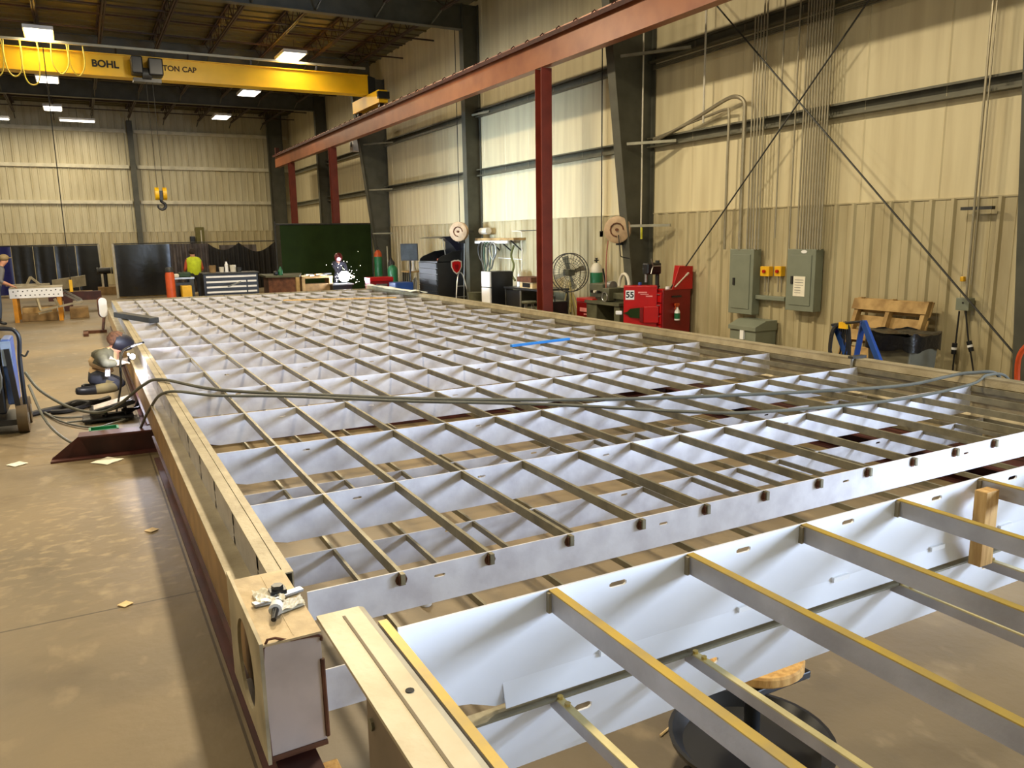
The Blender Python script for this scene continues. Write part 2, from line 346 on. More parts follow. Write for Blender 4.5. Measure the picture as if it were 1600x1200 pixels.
# rafters, bar joists, bridging
for i, y in enumerate([12.85, 20.47, 28.09, 35.71]):
    t = thing('roof_rafter', ['dark steel roof rafter nearest the camera, above the tapered column', 'grey steel roof rafter meeting the straight column', 'dark steel rafter just above the yellow crane bridge', 'farthest dark rafter, behind the yellow crane bridge'][i], 'rafter', (0, y, 7.45))
    x1 = 9.6
    mb = MB(); mb.bx((-15.8, y-.006, 7.47), (x1, y+.006, 8.06)); part('web', mb, greysteel, t)
    mb = MB(); mb.bx((-15.8, y-.11, 7.45), (x1, y+.11, 7.468)); part('bottom_flange', mb, greysteel, t)
    mb = MB(); mb.bx((-15.8, y-.11, 8.06), (x1, y+.11, 8.08)); part('top_flange', mb, greysteel, t)
ends = [12.85, 20.47, 28.09, 35.71, WY]
jp = {}
for i in range(4):
    y0, y1 = ends[i]+.02, ends[i+1]-.02; L = y1-y0
    tp = MB(); tp.bar((-.03, 0, 8.17), (-.03, L, 8.17), .04, .06); tp.bar((.03, 0, 8.17), (.03, L, 8.17), .04, .06)
    bt = MB(); bt.bar((-.03, .75, 7.68), (-.03, L-.75, 7.68), .04, .05); bt.bar((.03, .75, 7.68), (.03, L-.75, 7.68), .04, .05)
    wb = MB(); pts = [(0, .1, 8.15)]; k = .75; up = False
    while k < L-.6: pts.append((0, k, 8.15 if up else 7.7)); up = not up; k += .42
    pts.append((0, L-.1, 8.15)); wb.tube(pts, .013, 6)
    st = MB(); st.bar((0, .75, 7.68), (0, .05, 7.5), .035, .035); s2 = MB(); s2.bar((0, L-.75, 7.68), (0, L-.05, 7.5), .035, .035)
    proto = None
    for j, x in enumerate([-6.5, -4.95, -3.43, -1.91, -.39, 1.13, 2.65, 4.17, 5.69, 7.21, 8.73]):
        if j < 3 and i < 2: continue
        lab = ['dark bar joist overhead in the nearest visible roof bay', 'dark bar joist overhead, just in front of the yellow crane bridge', 'dark bar joist overhead, behind the yellow crane bridge', 'dark bar joist overhead against the back wall'][i]
        grp = f'bar joists in roof bay {i+1}'
        if proto is None:
            t = local('bar_joist', lab, 'joist', (x, y0, 0), group=grp)
            part('top_chord', tp, joistm, t); part('bottom_chord', bt, joistm, t); part('web_rod', wb, joistm, t); part('brace', st, greysteel, t); part('brace', s2, greysteel, t); proto = t
        else: dup(proto, (x, y0, 0))
    for k in (.33, .67):
        for zz, lv in ((7.73, 'lower'), (8.12, 'upper')):
            mb = MB(); mb.bar((-15, y0+L*k, zz), (9.9, y0+L*k, zz), .04, .04)
            solo('joist_bridging', mb, joistm, f'{lv} dark bridging angle running across the joists', 'bridging', f'{lv} joist bridging')
# cross bracing rods on the right wall
for p, q, lb in (((9.82, 12.6, .2), (9.82, 5.45, 7.5), 'thin bracing rod rising from the red cabinet towards the upper right'), ((9.785, 5.4, .5), (9.785, 12.6, 7.5), 'thin bracing rod falling from the red beam to the lower right corner')):
    mb = MB(); mb.cyl(p, q, .013, n=8); solo('bracing_rod', mb, darkgrey, lb, 'rod', smooth=True)
# ------------------------------------------------------------------ crane runway, bridge crane, lamps
RX = 8.5
t = thing('crane_runway', 'long red steel crane runway beam high along the right wall', 'beam', (RX, 20, 5.27))
mb = MB(); mb.bx((RX-.1, 3, 5.27), (RX+.1, 38.5, 5.29)); part('bottom_flange', mb, redbeam, t)
mb = MB(); mb.bx((RX-.09, 3, 5.29), (RX+.09, 38.5, 5.78)); part('web', mb, redbeam, t)
mb = MB(); mb.bx((RX-.2, 3, 5.78), (RX+.2, 38.5, 5.8)); mb.bx((RX-.2, 3, 5.72), (RX-.185, 38.5, 5.78)); mb.bx((RX+.185, 3, 5.72), (RX+.2, 38.5, 5.78)); part('cap_channel', mb, maroon, t)  # shade under the cap's overhang is put into its dark maroon
mb = MB(); mb.prism([(-.05, 0), (.05, 0), (.05, .012), (.01, .02), (.01, .07), (.032, .075), (.032, .1), (-.032, .1), (-.032, .075), (-.01, .07), (-.01, .02), (-.05, .012)], lambda u, v, w: V((RX+u, w, 5.8+v)), 3, 38.4)
part('rail', mb, mat('rail_pink', (196, 150, 130), .4, .3, .1, 3), t)
c0 = None
for k in range(60):
    y = 3.4+k*.6
    if c0 is None:
        mb = MB(); mb.tube([(RX-.12, y, 5.8), (RX-.12, y, 5.85), (RX-.06, y, 5.9), (RX-.035, y, 5.87)], .012, 6); c0 = part('rail_clip', mb, maroon, t, True)
    else: c0 = dup(c0, None); c0.location.y += .6
mb = MB(); mb.bx((RX-.08, 38.3, 5.8), (RX+.08, 38.5, 6.15)); part('end_stop', mb, maroon, t)
for y, lb in ((14.3, 'red steel column standing nearest, between the fridge and the standing fan'), (29.4, 'red steel column in front of the green curtain, second from the camera'), (35.8, 'farthest red steel column, at the end of the red runway')):
    c = thing('runway_column', lb, 'column', (RX, y, 0))
    mb = MB(); mb.bx((RX-.006, y-.12, .02), (RX+.006, y+.12, 5.26)); part('web', mb, redsteel, c)
    for s in (-1, 1):
        mb = MB(); mb.bx((RX-.12, y+s*.12-.008, .02), (RX+.12, y+s*.12+.008, 5.26)); part('flange', mb, redsteel, c)
    mb = MB(); mb.bx((RX-.18, y-.18, 0), (RX+.18, y+.18, .02)); part('base_plate', mb, redsteel, c)
# bridge crane
CY = 25.0
t = thing('bridge_crane', 'yellow overhead bridge crane spanning the hall', 'crane', (0, CY, 6.1))
def girder(x0, x1, z0, z1, y0, y1): 
    mb = MB(); mb.bx((x0, y0+.03, z0+.02), (x1, y1-.03, z1-.02)); mb.bx((x0, y0-.03, z0), (x1, y1+.03, z0+.025)); mb.bx((x0, y0-.03, z1-.025), (x1, y1+.03, z1)); return mb
part('girder', girder(-14.5, 8.42, 6.38, 6.96, CY-.2, CY+.2), craney, t)
mb = MB(); mb.prism([(8.42, 6.38), (8.66, 6.42), (8.66, 6.9), (8.42, 6.96)], FY(CY-.17), 0, .34); part('girder_end', mb, blackp, t)
tr = MB(); tr.bx((8.36, CY-1.3, 6.0), (8.64, CY+1.3, 6.36)); truck = part('end_truck', tr, craney, t)
for s in (-1, 1):
    mb = MB(); mb.cyl((8.44, CY+s*1.05, 6.02), (8.56, CY+s*1.05, 6.02), .12, n=18); w = part('wheel', mb, blackp, truck, True)
mb = MB(); mb.bx((8.3, CY-1.42, 6.1), (8.66, CY-1.3, 6.3)); part('bumper', mb, blackp, truck)
mb = MB(); mb.bar((-14, CY-.34, 7.08), (8.3, CY-.34, 7.12), .05, .06); part('cable_track', mb, mat('track_pale', (176, 172, 152), .4, .4, .05), t)
for x in (-5, -1.5, 1.4, 3.2, 4.9, 6.8):
    mb = MB(); mb.bar((x, CY-.34, 7.08), (x, CY-.18, 6.95), .05, .03); part('track_bracket', mb, blackp, t)
cab = mat('festoon_cable', (222, 196, 70), .5, 0, .08)
fp = [(-1.62, 0, 7.05, -1.45), (-1.32, .7, 6.2, -1.05), (-.86, .72, 6.1, -.55), (-.3, .3, 6.75, -.05), (.35, .9, 6.5, .9), (1.2, 1, 6.55, 1.5)]
for a, b, c, d in ((-1.75, -1.5, 6.0, 0), (-1.55, -1.2, 6.15, 0), (-1.15, -.8, 6.18, 0), (-.78, -.42, 6.0, 0), (-.1, .25, 6.32, 0), (.3, .62, 6.3, 0)):
    mb = MB(); mb.tube(smoothpath([(a, CY-.36, 7.06), (a-.02, CY-.37, 6.7), (a+.03, CY-.37, c+.15), ((a+b)/2, CY-.37, c), (b-.03, CY-.37, c+.15), (b+.02, CY-.37, 6.7), (b, CY-.36, 7.06)], 5), .016, 6); part('festoon_loop', mb, cab, t, True)
mx = M.Translation((1.12, CY-.19, 6.68)) @ M.Rotation(PI/2, 4, 'X')
text('lettering', 'BOHL', .25, mx, ink, t, .008)
mx = M.Translation((2.98, CY-.186, 6.7)) @ M.Rotation(PI/2, 4, 'X')
text('lettering', 'TON CAP', .2, mx, mat('ink_brown', (70, 46, 12), .7, 0, 0), t, .004)
h = thing('crane_hoist', 'black wire rope hoist hanging on the yellow crane', 'hoist', (2.15, CY-.45, 6.2))
mb = MB(); mb.bx((1.72, CY-.75, 6.42), (2.0, CY-.24, 6.86)); part('motor_box', mb, blackp, h, bevel=.03)
mb = MB(); mb.bx((2.14, CY-.75, 6.4), (2.5, CY-.24, 6.84)); part('control_box', mb, blackp, h, bevel=.03)
mb = MB(); mb.cyl((1.98, CY-.5, 6.45), (2.2, CY-.5, 6.45), .16, n=20); part('rope_drum', mb, darkgrey, h, True)
mb = MB(); mb.bx((1.75, CY-.55, 6.24), (2.45, CY-.22, 6.34)); part('trolley', mb, blackp, h)
for x in (2.06, 2.22):
    mb = MB(); mb.cyl((x, CY-.5, 6.4), (x+.02, CY-.5, 3.42), .006, n=6); part('wire_rope', mb, darkgrey, h)
k = thing('hook_block', 'yellow and black crane hook block hanging before the back wall', 'hook', (2.16, CY-.5, 2.85))
for s in (-1, 1):
    mb = MB(); mb.lathe([(.02, -.05), (.17, -.05), (.17, .05), (.02, .05)], (2.16+s*.1, CY-.5, 3.3), 20, M.Rotation(PI/2, 3, 'Y')); part('sheave', mb, craney if s < 0 else yel, k, True)
mb = MB(); mb.bx((2.12, CY-.6, 3.13), (2.2, CY-.4, 3.38)); part('cheek_plate', mb, blackp, k)
mb = MB(); mb.tube(smoothpath([(2.16, CY-.5, 3.18), (2.16, CY-.5, 3.09), (2.24, CY-.5, 3.03), (2.25, CY-.5, 2.93), (2.16, CY-.5, 2.87), (2.07, CY-.5, 2.93), (2.075, CY-.5, 3.0)], 5), [.04]*20+[.04, .038, .035, .033, .03, .028, .026, .024, .022, .02, .018, .016, .014, .012, .01, .008, .006][:11], 10); part('hook', mb, blackp, k, True)
mb = MB(); p = ay(73, 125, CY-.6); mb.tube([(p.x, p.y, 6.9), (p.x, p.y, 1.0)], .012, 6); q = MB()
t = thing('crane_pendant', 'thin hanging pendant cord and control before the left back wall', 'pendant', (p.x, p.y, .8))
part('cord', mb, black, t); q.bx((p.x-.04, p.y-.04, .7), (p.x+.04, p.y+.04, 1.02)); part('control', q, yel, t, bevel=.01)
# high bay lamps
def lamp(x, y, label, L=1.15, W=.6, z=7.3, group=None, power=None):
    t = thing('high_bay_lamp', label, 'lamp', (x, y, z), group)
    mb = MB(); mb.bx((x-W/2-.04, y-L/2-.04, z+.012), (x+W/2+.04, y+L/2+.04, z+.1)); part('housing', mb, white, t)
    mb = MB(); mb.bx((x-W/2, y-L/2, z), (x+W/2, y+L/2, z+.012)); part('diffuser', mb, ledm, t)
    for s in (-1, 1):
        mb = MB(); mb.tube([(x, y+s*L*.4, z+.1), (x, y+s*L*.4, 7.7)], .006, 5); part('hanger', mb, darkgrey, t)
    ld = bpy.data.lights.new('lamp_light', 'AREA'); ld.shape = 'RECTANGLE'; ld.size = W; ld.size_y = L; ld.energy = power or LAMP_W; ld.color = (1, .84, .58)
    lo = bpy.data.objects.new('lamp_light', ld); C.objects.link(lo); lo.location = (x, y, z-.02)
LAMP_W = 130
for x, nm in ((-.35, 'left'), (6.1, 'right')):
    for y, lb in ((24.9, f'bright lamp nearest in the {nm} row, by the yellow crane'), (31.5, f'bright lamp of the {nm} row seen just below the yellow crane'), (38.0, f'farthest bright lamp of the {nm} row, close to the back wall')):
        lamp(x, y, lb)
lamp(.5, 40.2, 'long narrow lamp strip before the back wall, lowest in view', L=.5, W=1.3, z=7.15)
lamp(-2.6, 39.5, 'lamp strip cut by the left edge of the picture', L=.5, W=1.2, z=7.0)
for y, e in ((18.3, 620), (11.7, 620), (5.1, 420)): lamp(3.4, y, 'high bay lamp overhead, nearer than the picture shows', group='near high bay lamps', power=e)
for y in (31.5, 24.9): lamp(-7, y, 'added unseen lamp left of the picture, filling the shade beside the rail', group='left high bay lamps', power=150)
for y in (18.3, 11.7, 5.1): lamp(-3.3, y, 'added unseen lamp left of the picture, filling the shade beside the rail', group='left high bay lamps', power=290)  # unseen lamps added to fill the rail's shadow on the left floor
# ------------------------------------------------------------------ the long deck frame
D = 4/3
ZT = 2-D
ROWS = [D*(2.155+.8615*n) for n in range(16)]
BX = [D*(.763+.3032*k) for k in range(15)]
Y0, Y1 = 2.53, D*15.5
XL, XR = .638, D*5.03
t = thing('deck_frame', 'long welded metal deck frame with a grid of white cross plates', 'frame', (3.6, 11, .23))
LF = t
# left rail
mb = MB(); mb.bx((.54, 3.1, ZT-.006), (.596, Y1, ZT)); mb.bx((.6, 3.1, ZT-.006), (XL, Y1, ZT)); mb.bx((.594, 3.1, ZT-.012), (.603, Y1, ZT-.007))
rl = part('side_rail', mb, alum_rail, t, label='left side rail')
mb = MB(); sl = [(3.35+i*.62, .57, .03, .06) for i in range(28)]
mb.slots(lambda u, v, w: V((.54+w, u, v)), 3.1, Y1, .49, ZT-.006, .006, [(a, b, .028, .07) for a, b, c, d in sl]); part('outer_web', mb, alum_grey, rl)
mb = MB(); mb.bx((.54, 3.1, .482), (.632, Y1, .489)); part('box_shade_plate', mb, darkgrey, rl)  # unseen plate added so the slots show a dark interior
mb = MB(); mb.bx((.632, 3.1, .24), (XL, Y1, ZT-.006)); part('inner_web', mb, alum_rail, rl)
mb = MB(); mb.bx((.44, 2.9, .49), (.54, Y1, .5)); part('ledge', mb, alum_rail, rl)
mb = MB(); mb.bx((.44, 2.9, .235), (.447, Y1, .49)); part('lower_web', mb, mat('lower_web', (150, 116, 70), .5, .2, .15, 4), rl)
mb = MB(); mb.bx((.44, 2.9, .228), (XL, Y1, .236)); part('bottom_flange', mb, alum_rail, rl)
# right rail: taller channel with stiffening ribs
mb = MB(); mb.bx((XR, Y0, ZT+.058), (XR+.13, Y1, ZT+.074)); rr = part('side_rail', mb, alum_rail, t, label='right side rail')
mb = MB(); mb.prism([(0, .23), (0, .34), (-.02, .36), (-.02, .4), (0, .42), (0, .52), (-.015, .535), (-.015, .57), (0, .585), (0, .66), (-.012, .67), (0, ZT+.058), (.012, ZT+.058), (.012, .23)], lambda u, v, w: V((XR+u, w, v)), Y0, Y1); part('inner_web', mb, alum_rail, rr)
mb = MB(); mb.bx((XR-.1, Y0, .228), (XR+.13, Y1, .24)); part('bottom_flange', mb, alum_rail, rr)
mb = MB(); mb.bx((XR+.12, Y0, .24), (XR+.13, Y1, ZT+.06)); part('outer_web', mb, alum_rail, rr)
mb = MB(); mb.bx((.54, Y1-.08, .23), (XR, Y1, ZT)); part('end_plate', mb, alum_rail, t)
# cross plates with slots, and the lower plates under them
stain = mat('mill_stain', (96, 92, 96), .6, 0, .2, 30)
for n, y in enumerate(ROWS):
    zb = ZT-.17 if n == 0 else ZT-.232
    mb = MB(); ss = [((BX[k]+BX[k+1])/2+random.uniform(-.09, .09), ZT-.055, .05, .013) for k in range(0, 14, 2 if n % 2 else 3)]
    mb.slots(FY(y), XL+.17, XR-.03, zb, ZT, .006, ss)
    mb.prism([(XL, zb+.05), (XL+.05, zb+.047), (XL+.11, zb+.015), (XL+.17, zb), (XL+.17, ZT), (XL, ZT)], FY(y), 0, .006)
    part('cross_plate', mb, plate_white, t)
    yl = y-.133
    mb = MB(); ss = [((BX[k]+BX[k+1])/2+.05, .375, .05, .014) for k in range(1, 14, 3)]
    mb.slots(FY(yl), XL, XR-.03, .232, .404, .006, ss); part('lower_plate', mb, plate_white, t)
for k, x in enumerate(BX):
    mb = MB(); mb.bx((x-.009, ROWS[0]-.03, ZT-.048), (x+.009, Y1-.08, ZT-.001)); mb.m = 1; mb.box((x, ROWS[0]-.009, ZT-.028), (.026, .02, .036)); mb.lathe([(.0, 0), (.026, .0), (.026, .002), (0, .003)], (x, ROWS[0]-.003, ZT-.035), 10, M.Rotation(PI/2, 3, 'X'))
    part('deck_bar', mb, [alum, rust], t)
    mb = MB(); mb.bx((x-.007, ROWS[0]-.3, .37), (x+.007, Y1-.08, .402)); part('lower_bar', mb, alum, t)
# corner box at the near left end
mb = MB(); mb.bx((.4, Y0, ZT), (.6, 3.12, ZT+.008)); mb.bx((.508, Y0+.02, ZT+.008), (.512, 3.1, ZT+.0095)); cb = part('corner_box', mb, mat('box_top', (186, 164, 126), .5, .2, .12, 8, .1, 40), t, label='corner box with welded end plate')
mb = MB(); mb.bx((.404, Y0+.012, .245), (.6, Y0+.02, ZT)); part('end_plate', mb, mat('box_end', (196, 182, 176), .42, .25, .08, 5), cb)
mb = MB(); N = 28; cy, cz, R = 2.86, .45, .165; y0, y1, z0, z1 = Y0-.005, 3.2, .236, ZT+.016
angs = sorted([2*PI*i/N for i in range(N)]+[math.atan2(b-cz, a-cy) % (2*PI) for a in (y0, y1) for b in (z0, z1)])
def rim(a):
    c, s = math.cos(a), math.sin(a); q = min([(((y1 if c > 0 else y0)-cy)/c) if abs(c) > 1e-6 else 9, (((z1 if s > 0 else z0)-cz)/s) if abs(s) > 1e-6 else 9]); return (cy+c*q, cz+s*q)
K = len(angs); inn = [(cy+R*math.cos(a), cz+R*math.sin(a)) for a in angs]; out = [rim(a) for a in angs]
for w in (.392, .404): mb.add([(w, *p) for p in inn+out], [(j, (j+1) % K, K+(j+1) % K, K+j) for j in range(K)])
for L in (inn, out): mb.add([(w, *p) for w in (.392, .404) for p in L], [(j, (j+1) % K, K+(j+1) % K, K+j) for j in range(K)])
part('side_plate', mb, mat('side_plate', (178, 166, 138), .5, .3, .15, 6), cb)
mb = MB(); mb.bx((.594, Y0+.02, .245), (.6, 3.1, ZT)); mb.bx((.4, Y0+.012, .24), (.6, 3.1, .25)); part('inner_plate', mb, alum_grey, cb)
mb = MB(); mb.tube(smoothpath([(.405, Y0+.008, .25), (.405, Y0+.008, ZT-.01), (.5, Y0+.008, ZT-.002), (.592, Y0+.008, ZT-.01), (.6, Y0+.008, ZT-.03)], 4), .005, 6); mb.tube([(.6, Y0+.01, ZT-.1), (.603, Y0+.01, .27)], .008, 6); mb.tube([(.4, Y0+.008, .246), (.6, Y0+.008, .25)], .01, 6); part('weld_bead', mb, rust, cb, True)
# red floor beams that carry the frame
def hbeam(p, q, w, h, label, cope=None):
    p = V(p); q = V(q); t = thing('support_beam', label, 'beam', ((p.x+q.x)/2, (p.y+q.y)/2, 0)); d = (q-p).normalized(); s = V((-d.y, d.x, 0)); L = (q-p).length
    for nm, a, b, z0, z1, e in (('bottom_flange', -w/2, w/2, 0, .018, 0), ('web', -.006, .006, .018, h-.016, 0), ('top_flange', -w/2, w/2, h-.016, h, cope or 0)):
        mb = MB(); pts = [(e, z0), (L, z0), (L, z1), (e, z1)] if nm != 'web' or not cope else [(.0, z0), (L, z0), (L, z1), (cope, z1), (.02, z0+.02)]
        mb.prism(pts, lambda u, v, ww: p+d*u+s*ww+V((0, 0, v)), a, b); part(nm, mb, maroon, t)
hbeam((-.42, 8.3, 0), (6.9, 7.75, 0), .2, .226, 'dark red steel beam lying crosswise, its cut end sticking out on the left floor', .24)
hbeam((.49, 2.1, 0), (.49, 7.85, 0), .14, .226, 'dark red floor beam lying under the left rail, nearer part')
hbeam((.49, 8.4, 0), (.49, 19.0, 0), .14, .226, 'dark red floor beam lying under the left rail, far part')
hbeam((6.3, 2.3, 0), (6.3, 7.65, 0), .66, .2, 'wide dark red floor beam under the right rail, nearer part')
hbeam((6.3, 7.95, 0), (6.3, 20.5, 0), .66, .2, 'wide dark red floor beam under the right rail, far part')
mb = MB(); mb.bx((.5, 2.32, .0), (.62, 2.5, .2)); solo('wood_block', mb, woodm, 'short wooden block on the floor under the corner box', 'block', bevel=.004)
# ------------------------------------------------------------------ the nearer, higher frame
K = .793
NZ = 2-K; NY = 1.443
t = thing('deck_frame', 'nearer raised metal frame with deep bright white plates and yellow-edged bars', 'frame', (2, .8, .78))
NX = [.873+.4047*k for k in range(10)]
x0, x1 = .5, 4.75
def nearrow(y, par):
    mb = MB(); ss = [((NX[k]+NX[k+1])/2-.02, NZ-.03, .05, .014) for k in range(0, 9)]
    mb.slots(FY(y), x0+.22, x1, .961, NZ, .006, ss)
    mb.prism([(x0, .995), (x0+.08, 1.0), (x0+.16, .985), (x0+.22, .961), (x0+.22, NZ), (x0, NZ)], FY(y), 0, .006); p = part('cross_plate', mb, plate_film, par)
    mb = MB(); mb.prism([(y, 1.012), (y-.016, .957), (y-.013, .955), (y, .99)], lambda u, v, w: V((w, u, v)), x0+.24, x1); part('fold_strip', mb, plate_film, p)
    for k in range(9):
        mb = MB(); cx = NX[k]+.06+(.14 if k % 2 else .1); mb.box((cx, y-.004, 1.013), (.065, .01, .014)); part('weld_tab', mb, white, p)
    mb = MB(); ss = [((NX[k]+NX[k+1])/2-.12, .885, .05, .018) for k in range(0, 9)]
    mb.slots(FY(y), x0, x1, .787, .945, .006, ss); part('lower_plate', mb, plate_film, par)
    mb = MB(); mb.bx((x0, y-.03, .944), (x1, y+.012, .95)); part('seam_angle', mb, alum, par)
nearrow(NY, t); nearrow(.24, t)
for k, x in enumerate(NX):
    mb = MB(); mb.bx((x-.011, .25, NZ-.05), (x+.011, NY, NZ-.003)); mb.m = 1; mb.bx((x-.0112, .25, NZ-.003), (x+.0112, NY, NZ)); b = part('deck_bar', mb, [alum_grey, yellow_film], t)
    mb = MB(); mb.bx((x-.018, NY-.012, NZ-.052), (x-.011, NY, NZ-.004)); part('bracket', mb, alum_rail, b)
    mb = MB(); mb.bx((x-.009, .25, .915), (x+.009, NY, .944)); mb.m = 1; mb.bx((x-.0092, .25, .944), (x+.0092, NY, .948)); b = part('lower_bar', mb, [alum_grey, mat('pale_gold', (206, 190, 132), .35, .3, .1, 12)], t)
    for j in (.03, .062):
        mb = MB(); mb.cyl((x, NY-j, .948), (x, NY-j, .955), .0075, n=6); part('bolt', mb, yellow_film, b)
RY = 1.56
mb = MB(); mb.prism([(.362, 0), (.362, -.008), (.44, -.008), (.455, -.012), (.462, -.03), (.47, -.03), (.47, -.016), (.464, -.004), (.452, 0)], lambda u, v, w: V((u, w, NZ+.012+v)), .1, RY); rl = part('side_rail', mb, mat('near_rail', (192, 180, 152), .42, .2, .1, 6, .1, 30, rgb2=(172, 156, 124)), t, label='rounded left side rail')
mb = MB(); mb.bx((.409, .1, NZ+.0125), (.415, RY-.03, NZ+.0132)); part('score_line', mb, mat('score', (120, 104, 76), .6, 0, .1), rl)
mb = MB(); mb.lathe([(.0001, 0), (.008, 0), (.008, .0012), (.0001, .0012)], (.432, 1.2, NZ+.0124), 12); part('hole', mb, ink, rl)
mb = MB(); mb.bx((.383, .1, .80), (.39, 1.3, NZ+.004)); part('outer_web', mb, mat('near_web', (128, 112, 96), .45, .3, .12, 6), rl)
mb = MB(); mb.bx((.463, .1, .80), (.47, RY-.1, NZ-.02)); part('inner_web', mb, plate_film, rl)
for z in (1.13, .98):
    mb = MB(); mb.cyl((.378, 1.27, z), (.396, 1.27, z), .012, n=8); part('bolt', mb, alum, rl)
mb = MB(); mb.bx((.474, .1, NZ-.04), (.493, NY+.05, NZ)); mb.m = 1; mb.bx((.474, .1, NZ), (.493, NY+.05, NZ+.002)); part('edge_bar', mb, [alum_grey, yellow_film], t, label='yellow bar along the rail')
mb = MB(); mb.bx((x1, .1, .787), (x1+.09, RY, NZ+.01)); part('side_rail', mb, alum_rail, t, label='right side rail')
for x, y in ((.43, .3), (4.78, .3), (4.78, 1.35)):
    mb = MB(); mb.bx((x-.04, y-.04, 0), (x+.04, y+.04, .787)); mb.bx((x-.12, y-.12, 0), (x+.12, y+.12, .02)); solo('support_post', mb, rust, 'rusty steel support post under the nearer raised frame', 'post', 'posts under the raised frame')
mb = MB(); px = NX[4]-.098; mb.bx((2.395, 1.362, .95), (2.46, 1.402, NZ-.012)); solo('wood_post', mb, woodm, 'short upright pine stud wedged between the bars of the raised frame', 'stud', bevel=.002)
# ------------------------------------------------------------------ loose things on the frames
def cable(pts, r, m, label, name='welding_cable', cat='cable', n=6):
    mb = MB(); mb.tube(smoothpath(pts, n), r, 7); return solo(name, mb, m, label, cat, smooth=True)
zt = ZT+.016
cable([(-.62, 9.55, .68), (-.5, 9.4, .5), (-.25, 9.2, .33), (.0, 8.9, .3), (.2, 8.6, .42), (.42, 8.4, .62), (.58, 8.22, ZT+.02), (.97, 7.38, zt), (1.69, 6.64, zt), (2.55, 5.87, zt), (3.66, 5.16, zt), (4.9, 4.64, zt), (6.05, 4.29, zt), (6.55, 4.19, ZT+.06), (6.78, 4.1, ZT+.09), (7.0, 3.98, ZT+.05), (7.05, 4.05, .3), (7.3, 4.6, .03)], .015, hosegreen, 'thick grey welding cable from the blue welder, farther one across the frame')
cable([(-.6, 9.5, .55), (-.45, 9.0, .22), (-.2, 8.7, .03), (.1, 8.62, .03), (.3, 8.4, .12), (.43, 8.0, .45), (.56, 7.5, ZT+.02), (.92, 7.1, zt), (1.44, 6.73, zt), (2.25, 5.97, zt), (3.16, 5.24, zt), (3.91, 4.45, zt), (4.4, 4.16, zt), (5.54, 3.93, zt), (6.5, 3.93, ZT+.04), (6.76, 3.95, ZT+.092), (7.0, 3.9, ZT+.04), (7.06, 3.8, .3), (7.3, 3.4, .03)], .013, hosegreen, 'thick grey welding cable from the blue welder, nearer one sagging across the bars')
mb = MB(); mb.bar((4.51, 8.4, ZT+.016), (5.44, 8.55, ZT+.016), .045, .03); solo('blue_strip', mb, bluel, 'bright blue flat strip lying across the bars', 'strip', bevel=.004)
mb = MB(); mb.bar((3.85, 17.75, ZT+.013), (6.15, 16.85, ZT+.013), .05, .024); solo('wood_lath', mb, woodm, 'long thin wooden lath lying on the far end of the frame', 'lath')
mb = MB(); mb.bar((.5, 15.75, ZT+.06), (.98, 14.3, ZT+.05), .16, .09); solo('dark_tube', mb, darkgrey, 'dark grey rectangular tube lying on the left rail', 'tube', bevel=.01)
mb = MB(); mb.tube([(6.72, 19.6, ZT+.08), (6.75, 18.4, ZT+.085), (6.78, 17.0, ZT+.09)], [.11, .07, .05], 8)
o = None
mb = MB(); mb.sheet(lambda u, v: V((6.5+.42*v+.03*math.sin(9*u), 20.2-3.3*u, ZT+.115+.035*math.sin(13*u+4*v)*math.sin(PI*v)+.0-.03*v)), 30, 8)
vs = list(mb.v); nv = len(vs); mb.add([p+V((0, 0, .008)) for p in vs], [tuple(f) for f in mb.f[:]])
solo('plastic_sheet', mb, mat('poly_white', (245, 250, 248), .3, 0, .05, 6), 'crumpled white plastic sheet over the far right corner of the frame', 'sheet', smooth=True)
mb = MB(); mb.cyl((XR-.03, 5.25, ZT-.06), (XR-.02, 5.25, ZT+.1), .014, n=8)
t = thing('clamp', 'small steel clamp gripping the right rail near the blue hose rack', 'clamp', (XR, 5.3, ZT)); part('screw', mb, steel, t)
mb = MB(); mb.bx((XR-.05, 5.22, ZT+.076), (XR+.15, 5.28, ZT+.1)); part('jaw', mb, darkgrey, t)
# small things on the corner box
z = ZT+.01
mb = MB(); mb.bar((.43, 2.83, z+.008), (.62, 2.88, z+.008), .03, .012); t = thing('strap_clamp', 'flat steel strap with a black nut on the corner box', 'clamp', (.52, 2.85, z)); part('strap', mb, steel, t, bevel=.002)
mb = MB(); mb.cyl((.53, 2.885, z+.014), (.53, 2.885, z+.042), .022, n=6); mb.box((.53, 2.885, z+.02), (.06, .045, .012)); part('nut', mb, blackp, t)
mb = MB(); random.seed(3); mb.sheet(lambda u, v: V((.445+.1*u, 2.82+.12*v, z+.005+.014*abs(math.sin(7*u+5*v)))), 8, 8); mb.sheet(lambda u, v: V((.445+.1*u, 2.82+.12*v, z+.002)), 2, 2); solo('crumpled_paper', mb, paper, 'crumpled white paper under the strap on the corner box', 'paper')
mb = MB(); mb.sheet(lambda u, v: V((.5+.1*u, 2.72+.07*v+.03*u, z+.004+.012*abs(math.sin(6*u+8*v)))), 8, 8); mb.sheet(lambda u, v: V((.5+.1*u, 2.72+.07*v+.03*u, z+.002)), 2, 2); solo('crumpled_paper', mb, paper, 'torn white paper scrap lying beside the torch on the corner box', 'paper')
t = thing('torch_nozzle', 'white ceramic torch nozzle with dark tip on the corner box', 'torch', (.49, 2.72, z))
mb = MB(); mb.cyl((.5, 2.755, z+.024), (.486, 2.715, z+.024), .022, .024, 16); part('cup', mb, white, t, True)
mb = MB(); mb.cyl((.487, 2.716, z+.024), (.468, 2.66, z+.016), .013, .009, 12); part('tip', mb, blackp, t, True)
